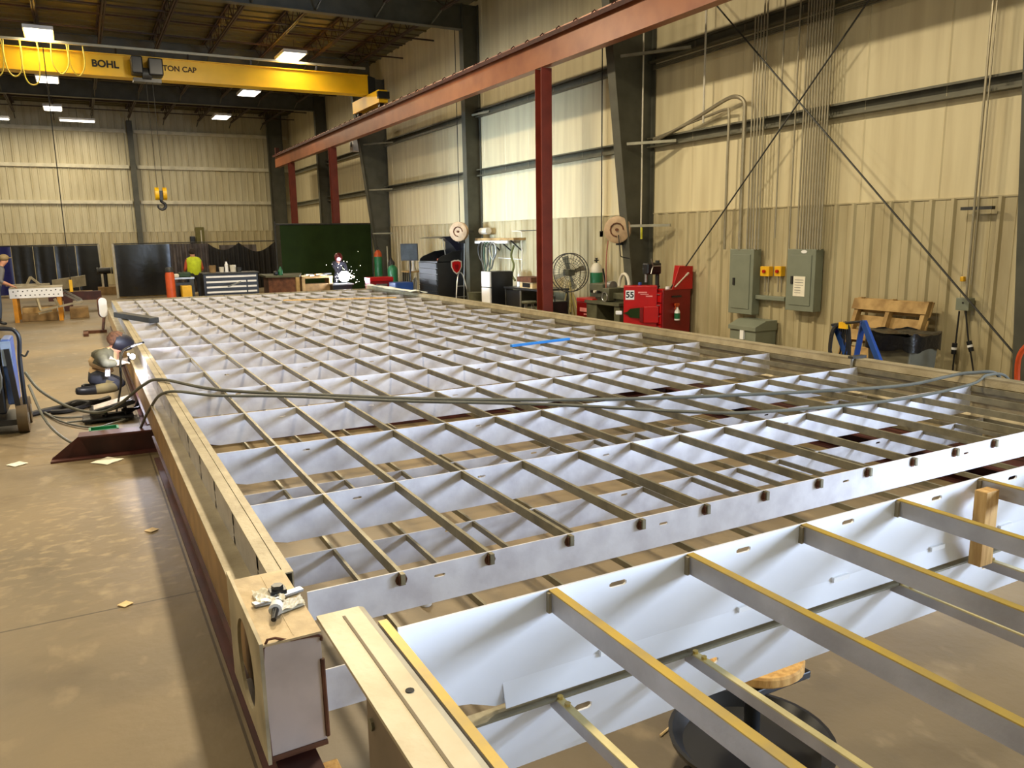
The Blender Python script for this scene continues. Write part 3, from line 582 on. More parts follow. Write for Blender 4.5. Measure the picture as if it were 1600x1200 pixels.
# stool under the raised frame
c = V((2.03, 1.93, 0)); t = thing('work_stool', 'round wooden-topped rolling stool under the raised frame', 'stool', c)
mb = MB(); mb.lathe([(.001, .44), (.165, .44), (.175, .45), (.175, .475), (.168, .482), (.001, .482)], c, 32); part('seat', mb, woodm, t, True)
mb = MB(); mb.cyl(c+V((0, 0, .13)), c+V((0, 0, .4)), .03); mb.cyl(c+V((0, 0, .3)), c+V((0, 0, .44)), .04); part('column', mb, blackp, t, True)
mb = MB(); mb.box(c+V((0, -.02, .42)), (.3, .22, .03)); mb.box(c+V((.16, -.02, .4)), (.06, .05, .07)); part('seat_plate', mb, blackp, t, bevel=.005)
mb = MB(); mb.bar(c+V((.1, -.04, .41)), c+V((.23, -.05, .35)), .02, .02); part('lever', mb, steel, t)
mb = MB(); mb.lathe([(.001, .09), (.26, .09), (.3, .13), (.305, .15), (.29, .15), (.25, .105), (.001, .105)], c, 32); part('tray', mb, blackp, t, True)
for a in range(5):
    q = c+V((.24*math.cos(a*1.257+.4), .24*math.sin(a*1.257+.4), 0)); mb = MB(); mb.cyl(q+V((-.015, 0, .035)), q+V((.015, 0, .035)), .035, n=14); mb.cyl(q+V((0, 0, .035)), q+V((0, 0, .09)), .01); part('caster', mb, blackp, t, True)
# scraps on the floor
def scrap(name, px, py, s, m, label, cat='scrap'):
    p = az(px, py, 0); mb = MB(); random.seed(px); a = random.random()
    mb.sheet(lambda u, v: p+V((s*(u-.5)*math.cos(a)-s*(v-.5)*math.sin(a), s*(u-.5)*math.sin(a)+s*(v-.5)*math.cos(a), .006+.02*s*abs(math.sin(5*u+3*v)))), 5, 5)
    mb.sheet(lambda u, v: p+V((s*(u-.5)*math.cos(a)-s*(v-.5)*math.sin(a), s*(u-.5)*math.sin(a)+s*(v-.5)*math.cos(a), .002)), 1, 1)
    return solo(name, mb, m, label, cat)
scrap('paper_scrap', 168, 721, .2, paper, 'white paper lying against the dark red beam end on the floor', 'paper')
scrap('paper_scrap', 27, 726, .13, paper, 'small paper scrap on the floor left of the beam end', 'paper')
scrap('floor_debris', 196, 945, .06, woodl, 'small pale crumb on the floor joint at lower left')
scrap('floor_debris', 237, 829, .07, woodl, 'small pale crumb on the floor beside the left rail')
p = az(666, 945, 0); mb = MB(); mb.lathe([(.03, 0), (.034, .02), (.012, .07), (.001, .09)], p, 12); solo('nozzle_cap', mb, white, 'small white cone standing on the floor between the two frames', 'cap', smooth=True)
mb = MB(); p = az(1045, 1140, 0); mb.cyl(p+V((-.06, -.02, .006)), p+V((.09, .03, .006)), .005, n=6); solo('wire_offcut', mb, woodl, 'thin pale offcut on the floor under the raised frame', 'offcut')
# ------------------------------------------------------------------ along the right wall
PX = WX-.045                      # face of the liner ribs
def yz(px, py, X=PX): p = ax(px, py, X); return p.y, p.z
def wbox(name, label, cat, px0, py0, px1, py1, d, m, xf=None, bevel=.006):
    """a box hung on the right wall whose front face spans the two photo corners; returns the thing and its extents"""
    X = PX-d; ya, zt_ = yz(px0, py0, X); yb, zb = yz(px1, py1, X)
    t = thing(name, label, cat, (X+d/2, (ya+yb)/2, zb)); mb = MB(); mb.bx((X, yb, zb), (PX, ya, zt_)); part('body', mb, m, t, bevel=bevel); return t, X, ya, yb, zb, zt_
panels = []
for lb, c in (('tall grey electrical panel left of the yellow switches', (1141, 389, 1174, 492)), ('tall grey electrical panel with a printed sheet taped to its door', (1231, 389, 1270, 488))):
    t, X, ya, yb, zb, zt_ = wbox('electrical_panel', lb, 'electrical panel', *c, .17, panelgrey); panels.append((X, ya, yb, zb, zt_))
    mb = MB(); mb.bx((X-.012, yb+.07, zb+.09), (X, ya-.07, zt_-.09)); dr = part('door', mb, panelgrey, t, bevel=.004)
    mb = MB(); mb.bx((X-.03, ya-.15, (zb+zt_)/2-.06), (X-.012, ya-.11, (zb+zt_)/2+.06)); part('latch', mb, ink, dr)
    if 'sheet' in lb:
        zc = (zb+zt_)/2; mb = MB(); mb.bx((X-.016, yb+.17, zc-.25), (X-.0125, yb+.4, zc+.06)); s = part('sheet', mb, paper, t, label='printed white sheet')
        for i in range(6):
            mb = MB(); mb.bx((X-.0175, yb+.2+(.05 if i > 2 else 0), zc-.04*i-.0), (X-.016, yb+.37, zc-.04*i+.008)); part('print_line', mb, mat('grey_ink', (110, 110, 104), .8, 0, 0), s)
        mb = MB(); mb.lathe([(.001, 0), (.06, 0), (.06, .003), (.001, .003)], (X-.004, (ya+yb)/2-.05, zt_-.04), 16, M.Rotation(PI/2, 3, 'Y') @ M.Diagonal(V((.4, 1, 1)))); part('badge', mb, white, t)
for lb, c in (('yellow switch with a red knob, left one of two between the panels', (1188, 416, 1201, 432)), ('yellow switch with a red knob, right one beside the panel with the sheet', (1210, 416, 1220, 432))):
    t, X, ya, yb, zb, zt_ = wbox('safety_switch', lb, 'switch', *c, .1, yel)
    mb = MB(); mb.cyl((X-.03, (ya+yb)/2, (zb+zt_)/2), (X, (ya+yb)/2, (zb+zt_)/2), .028, n=14); part('knob', mb, red, t, True)
    for k in (-.03, .04):
        mb = MB(); mb.cyl((PX-.03, (ya+yb)/2+k, zb), (PX-.03, (ya+yb)/2+k, zb-.26), .011, n=8); part('conduit', mb, conduitm, t, True)
t, X, ya, yb, zb, zt_ = wbox('wireway', 'long grey wireway box under the two yellow switches', 'wireway', 1180, 461, 1225, 471, .11, panelgrey)
t = None
ya, zt_ = yz(1143, 494, 9.6); yb, _ = yz(1183, 500, 9.6)
t = thing('storage_bin', 'grey metal bin with a sloped lid under the left electrical panel', 'bin', (9.8, (ya+yb)/2, 0))
mb = MB(); mb.bx((9.58, yb, 0), (10.04, ya, .4)); part('body', mb, panelgrey, t, bevel=.006)
mb = MB(); mb.prism([(9.55, .4), (10.04, .4), (10.04, .56), (9.78, .56), (9.55, .47)], lambda u, v, w: V((u, w, v)), yb-.02, ya+.02); part('lid', mb, panelgrey, t, bevel=.005)
ym = (ya+yb)/2; mb = MB(); mb.bx((9.545, ym-.05, .25), (9.58, ym+.03, .4)); part('hasp', mb, white, t)
# conduits
def cond(pts, r, label, group=None, m=None):
    mb = MB(); mb.tube(pts, r, 8); return solo('conduit', mb, m or conduitm, label, 'conduit', group, smooth=True)
XC = WX-.2
for k, px in enumerate((1169, 1173.5, 1178, 1182.5, 1187)):
    y, _ = yz(px, 330, XC); cond([(XC, y, panels[0][4]-.01), (XC, y, 5.15), (XC-.0, y, 7.9 if k > 2 else 5.4)], .014, 'thin conduit in the row rising from the left electrical panel', 'conduits above the left panel')
for k in range(10):
    px = 1247+k*4.1; y, _ = yz(px, 350, XC); cond([(XC, y, panels[1][4]-.01), (XC, y, 7.9)] , .0145, 'thin conduit in the row rising from the panel with the sheet', 'conduits above the right panel')
for px, nm in ((1214, 'left'), (1237, 'right')):
    y, _ = yz(px, 300, XC); cond([(XC, y, 1.9 if nm == 'left' else 1.5), (XC, y, 8.0)], .013, f'single thin conduit, {nm} of the pair between the two panels')
y, _ = yz(1158, 330, XC); cond(smoothpath([(XC+.02, 12.55, 3.78), (XC+.03, 12.0, 3.86), (XC, 11.3, 4.02), (XC-.02, 10.62, 4.2), (XC-.02, y+.2, 4.22), (XC, y+.03, 4.12), (XC, y, 3.9), (XC, y, 3.0), (XC, y, panels[0][4]-.01)], 6), .035, 'thick conduit bending over the girt and down into the left panel')
cond(smoothpath([(XC+.02, 12.55, 3.72), (XC, 11.8, 3.9), (XC+.03, 11, 4.02), (XC, 10.6, 4.05), (XC, 10.52, 3.95), (XC, 10.52, 3.2), (XC, 10.52, panels[0][4]-.01)], 6), .025, 'second thick conduit beside the one bending into the left panel')
y, _ = yz(1522, 330, XC)
cond([(XC, y, 1.12), (XC, y, 8.0)], .016, 'long thin conduit dropping to the grey outlet box at right')
cond([(XC, y-.05, 1.3), (XC, y-.05, 8.0)], .01, 'thinner conduit beside the one dropping to the outlet box')
mb = MB(); yy, zz = yz(1518, 326); mb.bx((XC, y-.22, zz-.02), (XC+.07, y+.18, zz+.02)); solo('conduit_strut', mb, darkgrey, 'short dark strut across the conduits above the outlet box', 'strut')
y2, _ = yz(940, 300, XC); cond([(XC, y2, 2.05), (XC, y2, 8.0)], .013, 'thin vertical conduit left of the tapered grey column', m=darkgrey)
mb = MB(); mb.bx((XC, y2-.06, 1.95), (XC, y2+.06, 2.07)); solo('junction_box', mb, darkgrey, 'small dark junction box on the conduit left of the hose reel', 'box')
y3, _ = yz(1100, 150, XC); cond([(XC, y3, 3.9), (XC, y3, 8.0)], .018, 'pale vertical pipe between the tapered column and the left panel', m=offwhite)
XP = ay(1003, 320, 12.7).x
cond([(XP, 12.72, 7.9), (XP, 12.72, 1.9)], .016, 'pale conduit running down the face of the tapered grey column', m=offwhite)
mb = MB(); mb.cyl((XP, 12.7, 2.12), (XP, 12.7, 1.9), .022, n=10); solo('cord_grip', mb, mat('safety_yellow', (224, 220, 60), .5, 0, .05), 'short bright yellow grip on the column conduit', 'grip', smooth=True)
y4, _ = yz(717, 300, XC); cond([(XC, y4, 2.3), (XC, y4, 8.0)], .012, 'thin dark conduit above the hose reel by the fridge', m=darkgrey)
for k in (0, .05, .1): cond([(WX-.17, 12.6, 5.12-k*.6), (WX-.17, 5.4, 5.12-k*.6)], .014, 'thin conduit strapped along under the upper girt', 'conduits along the upper girt', darkgirt)
# outlet box with two cord drops
t, X, ya, yb, zb, zt_ = wbox('outlet_box', 'grey outlet box on the wall with two black cords hanging from it', 'outlet box', 1494, 465, 1513, 486, .12, panelgrey)
mb = MB(); mb.cyl((X-.008, yb+.08, zb+.1), (X, yb+.08, zb+.1), .012, n=10); part('knockout', mb, ink, t)
for k, (px, pts) in enumerate(((1492, ((1499, 486), (1494, 530), (1490, 565), (1488, 590))), (1515, ((1509, 486), (1513, 530), (1518, 560), (1524, 600))))):
    P3 = [V((X+.04, *yz(a, b, X+.04))) for a, b in pts]; P3[-1].z = .02
    c = thing('power_cord', ('left' if k == 0 else 'right')+' black cord with a white-banded connector below the outlet box', 'cord', (P3[-1].x, P3[-1].y, 0))
    mb = MB(); mb.tube(smoothpath(P3, 6), .011, 7); part('cable', mb, black, c, True)
    q = V((X+.04, *yz(*((1492, 536) if k == 0 else (1514, 533)), X+.04))); q2 = V((X+.04, *yz(*((1490, 553) if k == 0 else (1518, 549)), X+.04)))
    mb = MB(); mb.cyl(q, q2, .033, n=12); part('connector', mb, blackp, c, True)
    mb = MB(); mb.cyl(q+(q2-q)*.38, q+(q2-q)*.6, .036, n=12); part('band', mb, white, c, True)
t, *_ = wbox('wall_tag', 'small yellow tag box above the outlet box', 'tag', 1500, 432, 1505, 440, .05, yel)
p = V((9.2, *yz(1597, 548, 9.2))); mb = MB(); mb.tube(smoothpath([p+V((0, -.25, .25)), p, p+V((.1, .08, -.3)), V((9.35, p.y+.05, .03))], 5), .03, 8); solo('orange_hose', mb, mat('orange_red', (200, 76, 30), .5, 0, .1), 'orange-red hose end at the right edge of the picture', 'hose', smooth=True)
# pallet leaning on the wall, bin, hose rack
tl = math.radians(13); a, zt_ = yz(1340, 466, 9.86); b, _ = yz(1457, 466, 9.86)
t = thing('pallet', 'wooden pallet leaning upright against the wall behind the bin', 'pallet', (9.85, (a+b)/2, 0))
H = zt_+.02
def lean(u, v, w): return V((9.93-.38*(1-v/H)-w, b+u, v))
W = a-b
for u in (0.02, W/2-.03, W-.1):
    mb = MB(); mb.prism([(u, 0), (u+.06, 0), (u+.06, H), (u, H)], lean, .02, .115); part('stringer', mb, palletm, t)
for i, (v, h) in enumerate(((H-.16, .15), (H-.36, .11), (H-.58, .14), (H-.8, .12), (H-1.0, .12))):
    if v < 0: continue
    for w, nm in ((.115, 'front_board'), (.0, 'back_board')):
        if nm == 'front_board' and i in (1, ): continue
        mb = MB(); mb.prism([(0, v-(.05 if w == 0 else 0)), (W, v-(.05 if w == 0 else 0)), (W, v+h), (0, v+h)], lean, w, w+.02); part(nm, mb, palletm, t, bevel=.003)
zb_ = ax(1405, 518, 9.08).z
c = ax(1410, 540, 9.08); c.z = 0; bx0, by0 = .55, .6
t = thing('trash_bin', 'dark grey bin with a black bag folded over its rim, before the pallet', 'bin', c)
mb = MB(); mb.prism([(-.26, 0), (.26, 0), (.31, zb_-.1), (-.31, zb_-.1)], lambda u, v, w: c+V((w, u, v)), -.27, .27); mb.bx(c+V((-.3, -.33, zb_-.12)), c+V((.3, .33, zb_-.06))); part('body', mb, binm, t, bevel=.02)
sq = lambda x: math.copysign(abs(x)**.5, x)
mb = MB(); random.seed(5)
mb.sheet(lambda u, v: c+V((.345*sq(math.cos(2*PI*u))*(1+.04*math.sin(17*u*2)), .375*sq(math.sin(2*PI*u))*(1+.04*math.sin(23*u)), zb_-.2*v+.02*math.sin(31*u+3*v)+.01*math.sin(60*u))), 48, 6)
mb.sheet(lambda u, v: c+V((.345*v*sq(math.cos(2*PI*u)), .375*v*sq(math.sin(2*PI*u)), zb_-.06+.06*v+.02*math.sin(20*u+9*v))), 32, 5); part('bag', mb, bagm, t, True, label='black plastic bag')
t = thing('hose_rack', 'blue A-shaped stand with black cables looped over it, left of the bin', 'rack', (9.25, b+1.0, 0))
pa, pb = V((8.4, *yz(1349, 502, 8.4))), V((8.4, *yz(1372, 560, 8.4))); pc = V((8.6, *yz(1305, 508, 8.6))); pd = V((8.6, *yz(1322, 552, 8.6)))
def down(p, q): d = (q-p); return p+d*((p.z)/(-d.z))
mb = MB(); mb.bar(pa, down(pa, pb), .07, .05, (1, 0, 0)); part('leg', mb, blue, t, bevel=.004)
mb = MB(); mb.bar(pc, down(pc, pd), .07, .05, (1, 0, 0)); part('leg', mb, blue, t, bevel=.004)
mb = MB(); mb.cyl(pc+V((0, .05, 0)), pa, .018, n=10); part('crossbar', mb, blackp, t, True)
mb = MB(); mb.bar(pa, V((8.62, pa.y+.3, 0)), .06, .04); part('leg', mb, blue, t)
mb = MB(); q = pc+(pa-pc)*.35; mb.bx(q+V((-.04, -.06, -.06)), q+V((.04, .06, .02))); part('cable_tie', mb, yel, t)
for k in range(6):
    f = .05+.07*k; q = pc+(pa-pc)*f; mb = MB(); L = .5+.12*(k % 3)
    mb.tube(smoothpath([q+V((0, .0, .02)), q+V((-.02, .06+.02*k, -.1)), q+V((-.03, .07+.02*k, -L*.7)), q+V((-.02, .0, -L)), q+V((.03, -.06, -L*.7)), q+V((.02, -.05, -.1)), q+V((0, .0, .02))], 5), .012, 6); o = solo('hung_cable', mb, black, 'black cable loop hanging on the blue A-shaped stand', 'cable', 'cables on the blue stand', smooth=True)
# red roller cabinet with raised lid
yb, _ = yz(1036, 460, 9.3); ya = yb+.46
t = thing('tool_cabinet', 'narrow red tool cabinet with open lid and a spray bottle hung on its side', 'cabinet', (9.6, (ya+yb)/2, 0))
mb = MB(); mb.bx((9.3, yb, .08), (9.95, ya, .98)); part('body', mb, reddk, t, bevel=.008)
mb = MB(); mb.prism([(9.88, .98), (9.96, .98), (9.98, 1.38), (9.94, 1.4)], lambda u, v, w: V((u, w, v)), yb, ya); mb.bx((9.3, yb, .98), (9.34, ya, 1.0)); part('lid', mb, red, t)
mb = MB(); mb.prism([(9.5, .98), (9.98, .98), (9.98, 1.4), (9.66, 1.4)], lambda u, v, w: V((u, w, v)), yb-.012, yb); part('lid_side', mb, red, t)
for i in range(4):
    mb = MB(); mb.bx((9.28, yb+.03, .15+.2*i), (9.3, ya-.03, .33+.2*i)); dr = part('drawer', mb, red, t, bevel=.004); mb = MB(); mb.bx((9.26, yb+.06, .29+.2*i), (9.28, ya-.06, .31+.2*i)); part('handle', mb, steel, dr)
mb = MB(); mb.bx((9.5, yb-.02, .84), (9.72, yb, .87)); part('side_handle', mb, blackp, t)
for x in (9.38, 9.88):
    mb = MB(); mb.cyl((x, yb+.05, .045), (x, yb+.1, .045), .045, n=12); part('caster', mb, blackp, t, True)
q = V((9.6, yb-.05, .42)); t = thing('spray_bottle', 'white spray bottle with green label and orange trigger head on the red cabinet', 'bottle', q)
mb = MB(); mb.lathe([(.001, 0), (.05, 0), (.052, .02), (.05, .16), (.02, .22), (.018, .25), (.001, .25)], q, 16); part('bottle', mb, white, t, True)
mb = MB(); mb.lathe([(.001, .03), (.0535, .03), (.0535, .13), (.001, .13)], q, 16); part('sticker', mb, green, t, True)
mb = MB(); mb.bx(q+V((-.06, -.018, .27)), q+V((.04, .018, .31))); mb.cyl(q+V((0, 0, .24)), q+V((0, 0, .28)), .02); mb.bar(q+V((-.04, 0, .27)), q+V((-.055, 0, .2)), .02, .012); part('trigger_head', mb, orange, t, bevel=.003)
mb = MB(); mb.bar((9.55, yb-.03, 1.03), (9.85, yb-.03, 1.27), .03, .012); mb.bar((9.8, yb-.03, 1.23), (9.86, yb-.03, 1.28), .045, .02); solo('long_brush', mb, offwhite, 'white long brush leaning on the raised lid of the red cabinet', 'brush')
for i, (x, y, h, r, m_, lb) in enumerate(((9.42, ya-.1, .06, .035, steel, 'small steel can on the red cabinet'), (9.5, yb+.12, .05, .04, white, 'white jar on the red cabinet top'), (9.62, yb+.08, .07, .03, blackp, 'black can on the red cabinet top'))):
    mb = MB(); mb.lathe([(.001, 0), (r, 0), (r, h), (.001, h)], (x, y, .985), 14); solo('can', mb, m_, lb, 'can', smooth=True)
q = V((9.14, 11.98, 0)); mb = MB(); mb.bar(q+V((0, 0, .62)), q+V((.1, .05, 1.1)), .06, .05, (1, 0, 0)); t = thing('pry_handle', 'blue upright handle between the red washer and the red cabinet', 'handle', q); part('handle', mb, blue, t, bevel=.01)
mb = MB(); mb.bar(q, q+V((0, 0, .64)), .07, .07); part('post', mb, blackp, t)
for i in range(3):
    mb = MB(); mb.tube([q+V((-.04, -.06, .3+.13*i)), q+V((-.04, -.16, .3+.13*i)), q+V((-.04, -.16, .38+.13*i)), q+V((-.04, -.06, .38+.13*i))], .01, 6, True); part('ring', mb, steel, t)
# red parts washer
wl = ay(975, 447, 11.9); wr = ay(1027, 446, 11.55); wc = (wl+wr)/2; wd = (wr-wl); wd.z = 0; ww = wd.length; wa = math.atan2(wd.y, wd.x)
t = local('parts_washer', 'bright red machine cabinet with a white square label, before the tapered column', 'machine', (wc.x, wc.y, 0), wa); zt_ = wl.z; h = ww/2
mb = MB(); mb.bx((-h, 0, .05), (h, .3, zt_)); part('body', mb, red, t, bevel=.012)
mb = MB(); mb.bx((.06, -.05, .38), (h+.03, 0, .68)); part('front_box', mb, red, t, bevel=.01)
mb = MB(); mb.bx((-.01, -.03, .4), (.055, 0, .66)); part('slot', mb, reddk, t)
mb = MB(); mb.bx((-h+.03, -.006, zt_-.25), (-h+.19, 0, zt_-.08)); part('number_label', mb, white, t, label='white number label')
text('lettering', '55', .15, M.Translation((-h+.11, -.008, zt_-.165)) @ M.Rotation(PI/2, 4, 'X'), ink, t, .004)
for u, v, w, hh in ((.26, .12, .16, .026), (.3, .155, .15, .016), (.4, .19, .12, .026)):
    mb = MB(); mb.bx((-h+u, -.005, zt_-v-hh/2), (-h+u+w, 0, zt_-v+hh/2)); part('logo_strip', mb, mat('pale_red', (226, 140, 136), .5, 0, .1), t)
for x in (-h+.05, h-.05):
    for y in (.06, .24):
        mb = MB(); mb.bx((x-.03, y-.03, 0), (x+.03, y+.03, .06)); part('foot', mb, blackp, t)
W_ = M.Translation((wc.x, wc.y, 0)) @ M.Rotation(wa, 4, 'Z')
mb = MB(); mb.prism([(0, 0), (.08, -.02), (.14, -.08), (.34, -.1), (.34, .1), (.14, .08), (.08, .02)], lambda u, v, w: W_ @ V((-h-.02+u, -.012-w, .56+v)), 0, .014); solo('dust_brush', mb, vinylgreen, 'dark green brush with black handle hung on the red washer', 'brush')
mb = MB()
vs_ = [W_ @ V((x, y, z)) for x in (-h-.15, -h-.03) for y in (-.02, .03) for z in (.53, .6)]; mb.add(vs_, [(0, 1, 3, 2), (4, 6, 7, 5), (0, 4, 5, 1), (2, 3, 7, 6), (0, 2, 6, 4), (1, 5, 7, 3)]); solo('white_grip', mb, white, 'small white grip sticking out left of the red washer', 'grip', bevel=.015)
# lathe
ya, _ = yz(922, 470, 9.2); yb, _ = yz(974, 470, 9.2)
t = thing('lathe', 'old grey-green metal lathe standing between the gas cylinder and the red washer', 'lathe', (9.5, (ya+yb)/2, 0))
L = ya-yb
for nm, u0, u1 in (('headstock_pedestal', .68, 1.0), ('tail_pedestal', 0.0, .16)):
    mb = MB(); mb.bx((9.25, yb+L*u0, 0), (9.75, yb+L*u1, .62)); part(nm, mb, machine, t, bevel=.01)
mb = MB(); mb.bx((9.22, yb-.02, .62), (9.78, ya+.03, .68)); part('chip_tray', mb, machine, t)
mb = MB(); mb.bx((9.35, yb, .74), (9.6, ya, .86)); mb.bx((9.4, yb, .68), (9.55, ya-.1, .74)); part('bed', mb, machine, t, bevel=.01)
mb = MB(); mb.bx((9.3, ya-.5, .86), (9.66, ya-.02, 1.02)); part('headstock', mb, machine, t, bevel=.02)
mb = MB(); mb.cyl((9.48, ya-.5, .98), (9.48, ya-.62, .98), .1, n=18); part('chuck', mb, steel, t, True)
for k in range(3):
    mb = MB(); mb.cyl((9.25, ya-.15-.12*k, .86), (9.32, ya-.15-.12*k, .86), .028, n=12); part('knob', mb, offwhite if k == 1 else blackp, t, True)
mb = MB(); mb.bx((9.24, yb+L*.3, .7), (9.62, yb+L*.5, .95)); part('carriage', mb, machine, t, bevel=.01)
mb = MB(); mb.tube([(9.22+.0, yb+L*.4+.09*math.cos(a*PI/8), .78+.09*math.sin(a*PI/8)) for a in range(16)], .012, 6, True); part('handwheel', mb, steel, t, True)
mb = MB(); mb.tube([(9.4, yb+.06+.16*math.cos(a*PI/12), 1.0+.24*math.sin(a*PI/12)) for a in range(13)], .03, 8); part('belt_guard', mb, offwhite, t, True)
mb = MB(); mb.tube([(9.6, ya-.2, .95), (9.6, ya-.1, 1.25), (9.55, ya-.16, 1.3)], .02, 6); part('lamp_arm', mb, blackp, t, True); t.location.x -= .14
# drill press shape against the column
q = V((9.52, 12.0, 0)); t = thing('drill_press', 'dark drill press standing against the tapered column behind the washer', 'drill press', q)
mb = MB(); mb.bx(q+V((-.2, -.2, 0)), q+V((.2, .2, .06))); part('base', mb, blackp, t); mb = MB(); mb.cyl(q+V((.1, 0, .05)), q+V((.1, 0, 1.5)), .04); part('column', mb, darkgrey, t, True)
mb = MB(); mb.bx(q+V((-.2, -.08, 1.24)), q+V((.14, .08, 1.46))); part('head', mb, blackp, t, bevel=.03); mb = MB(); mb.cyl(q+V((-.17, 0, 1.1)), q+V((-.17, 0, 1.32)), .025); part('spindle', mb, steel, t, True); mb = MB(); mb.box(q+V((-.1, 0, 1.02)), (.3, .3, .03)); part('table', mb, darkgrey, t)
for a in range(3):
    mb = MB(); mb.cyl(q+V((-.1, -.12, 1.4)), q+V((-.1+.16*math.cos(a*2.1), -.16, 1.4+.16*math.sin(a*2.1))), .01, n=6); part('lever', mb, steel, t)
# gas cylinder and fan
def cylinder(q, h, r, label, m=green, cap=offwhite, valve=True):
    q = V(q); t = thing('gas_cylinder', label, 'gas cylinder', q)
    mb = MB(); mb.lathe([(.001, 0), (r, 0), (r, h*.8), (r*.92, h*.86), (r*.6, h*.91), (r*.34, h*.93), (r*.34, h*.94), (.001, h*.94)], q, 24); part('body', mb, m, t, True)
    mb = MB(); mb.lathe([(r*1.0, h*.8), (r*.925, h*.862), (r*.62, h*.912), (r*.36, h*.935), (.001, h*.94)], q+V((0, 0, .004)), 24); part('shoulder', mb, cap, t, True)
    if valve:
        mb = MB(); mb.cyl(q+V((0, 0, h*.93)), q+V((0, 0, h)), .02, n=10); mb.cyl(q+V((-.06, -.02, h*.975)), q+V((.06, .02, h*.975)), .016, n=8); mb.cyl(q+V((0, 0, h)), q+V((0, 0, h+.015)), .035, n=10); part('valve', mb, darkgrey, t, True)
    return t
y, z = yz(932, 404, 9.74); q = (9.74, y, 0); cylinder(q, z, .14, 'green gas cylinder with white shoulder beside the standing fan')
q = ax(890, 426, 9.25); d = V((-q.x, -q.y, 0)).normalized(); d = V((-.82, -.57, 0)); s = V((-d.y, d.x, 0)); R = .41
t = thing('standing_fan', 'large round standing shop fan on a yellow stand beside the red column', 'fan', (q.x, q.y, 0))
def disc(c, rad, r, n=36): return [c+s*(rad*math.cos(2*PI*i/n))+V((0, 0, rad*math.sin(2*PI*i/n))) for i in range(n)]
fr = MB()
for off in (-.08, .08): fr.tube(disc(q+d*off, R, 0), .011, 6, True)
for rad, off in ((.3, .1), (.2, .115), (.1, .12), (.3, -.1), (.2, -.115)): fr.tube(disc(q+d*off, rad, 0, 28), .004, 4, True)
for k in range(32):
    a = 2*PI*k/32; u = s*math.cos(a)+V((0, 0, math.sin(a)))
    for sg in (-1, 1): fr.tube([q+u*R+d*.08*sg, q+u*.2+d*.117*sg, q+u*.06+d*.12*sg], .003, 4)
part('guard', fr, darkgrey, t)
for k in range(4):
    a = 2*PI*k/4+.3; u = s*math.cos(a)+V((0, 0, math.sin(a))); w = s*-math.sin(a)+V((0, 0, math.cos(a)))
    mb = MB(); mb.sheet(lambda i, j: q+u*(.08+.28*i)+w*((j-.5)*.1*(.6+.6*i))+d*(.05*(j-.5)), 5, 4); mb.sheet(lambda i, j: q+u*(.08+.28*i)+w*((j-.5)*.1*(.6+.6*i))+d*(.05*(j-.5)-.004), 5, 4); part('blade', mb, mat('blade_grey', (128, 126, 108), .5, .3, .06), t)
mb = MB(); mb.bx(q+V((-.1, -.1, -.065)), q+V((.08, .12, .065))); part('motor', mb, machine, t, bevel=.02)
mb = MB(); mb.cyl(q-d*.04+V((0, 0, -.06)), V((q.x+.02, q.y, .35)), .02, n=10); part('pole', mb, mat('fan_yellow', (196, 180, 110), .5, .1, .1), t, True)
for k, (u, v) in enumerate(((.28, .02), (-.25, .05), (.05, .3))):
    mb = MB(); mb.cyl(q+s*(u*.3)+d*(-.1)*0+V((0, 0, -.45)), V((q.x, q.y, .02))+s*u+d*(-v), .016, n=8); part('leg', mb, mat('fan_yellow', (196, 180, 110)), t, True)
mb = MB(); e = V((8.85, q.y+.1, 0)); t = thing('welder_unit', 'small dark welding unit on the floor under the fan', 'welder', e); mb.bx(e+V((-.2, -.35, .06)), e+V((.2, .25, .62))); part('case', mb, blackp, t, bevel=.02)
mb = MB(); mb.bx(e+V((-.21, -.28, .3)), e+V((-.2, .18, .56))); part('front_panel', mb, darkgrey, t)
mb = MB(); mb.tube([e+V((-.1, -.3, .62)), e+V((-.1, -.3, .72)), e+V((-.1, .2, .72)), e+V((-.1, .2, .62))], .014, 6); part('handle', mb, blackp, t, True)
mb = MB(); mb.bx(e+V((-.2, -.35, 0)), e+V((.2, .25, .06))); part('feet', mb, blackp, t)
ya, _ = yz(901, 470, 9.15); yb, _ = yz(926, 470, 9.15); t = thing('tool_chest', 'small red tool chest on the floor behind the fan', 'tool chest', (9.3, (ya+yb)/2, 0))
mb = MB(); mb.bx((9.15, yb, 0), (9.5, ya, .62)); part('body', mb, reddk, t, bevel=.01); mb = MB(); mb.bx((9.14, yb+.0, .62), (9.51, ya, .7)); part('lid', mb, red, t, bevel=.015); mb = MB(); mb.bx((9.13, yb+.15, .42), (9.15, ya-.15, .5)); mb.bx((9.13, yb+.1, .36), (9.15, yb+.3, .385)); part('front_decal', mb, mat('pale_red', (226, 140, 136)), t)
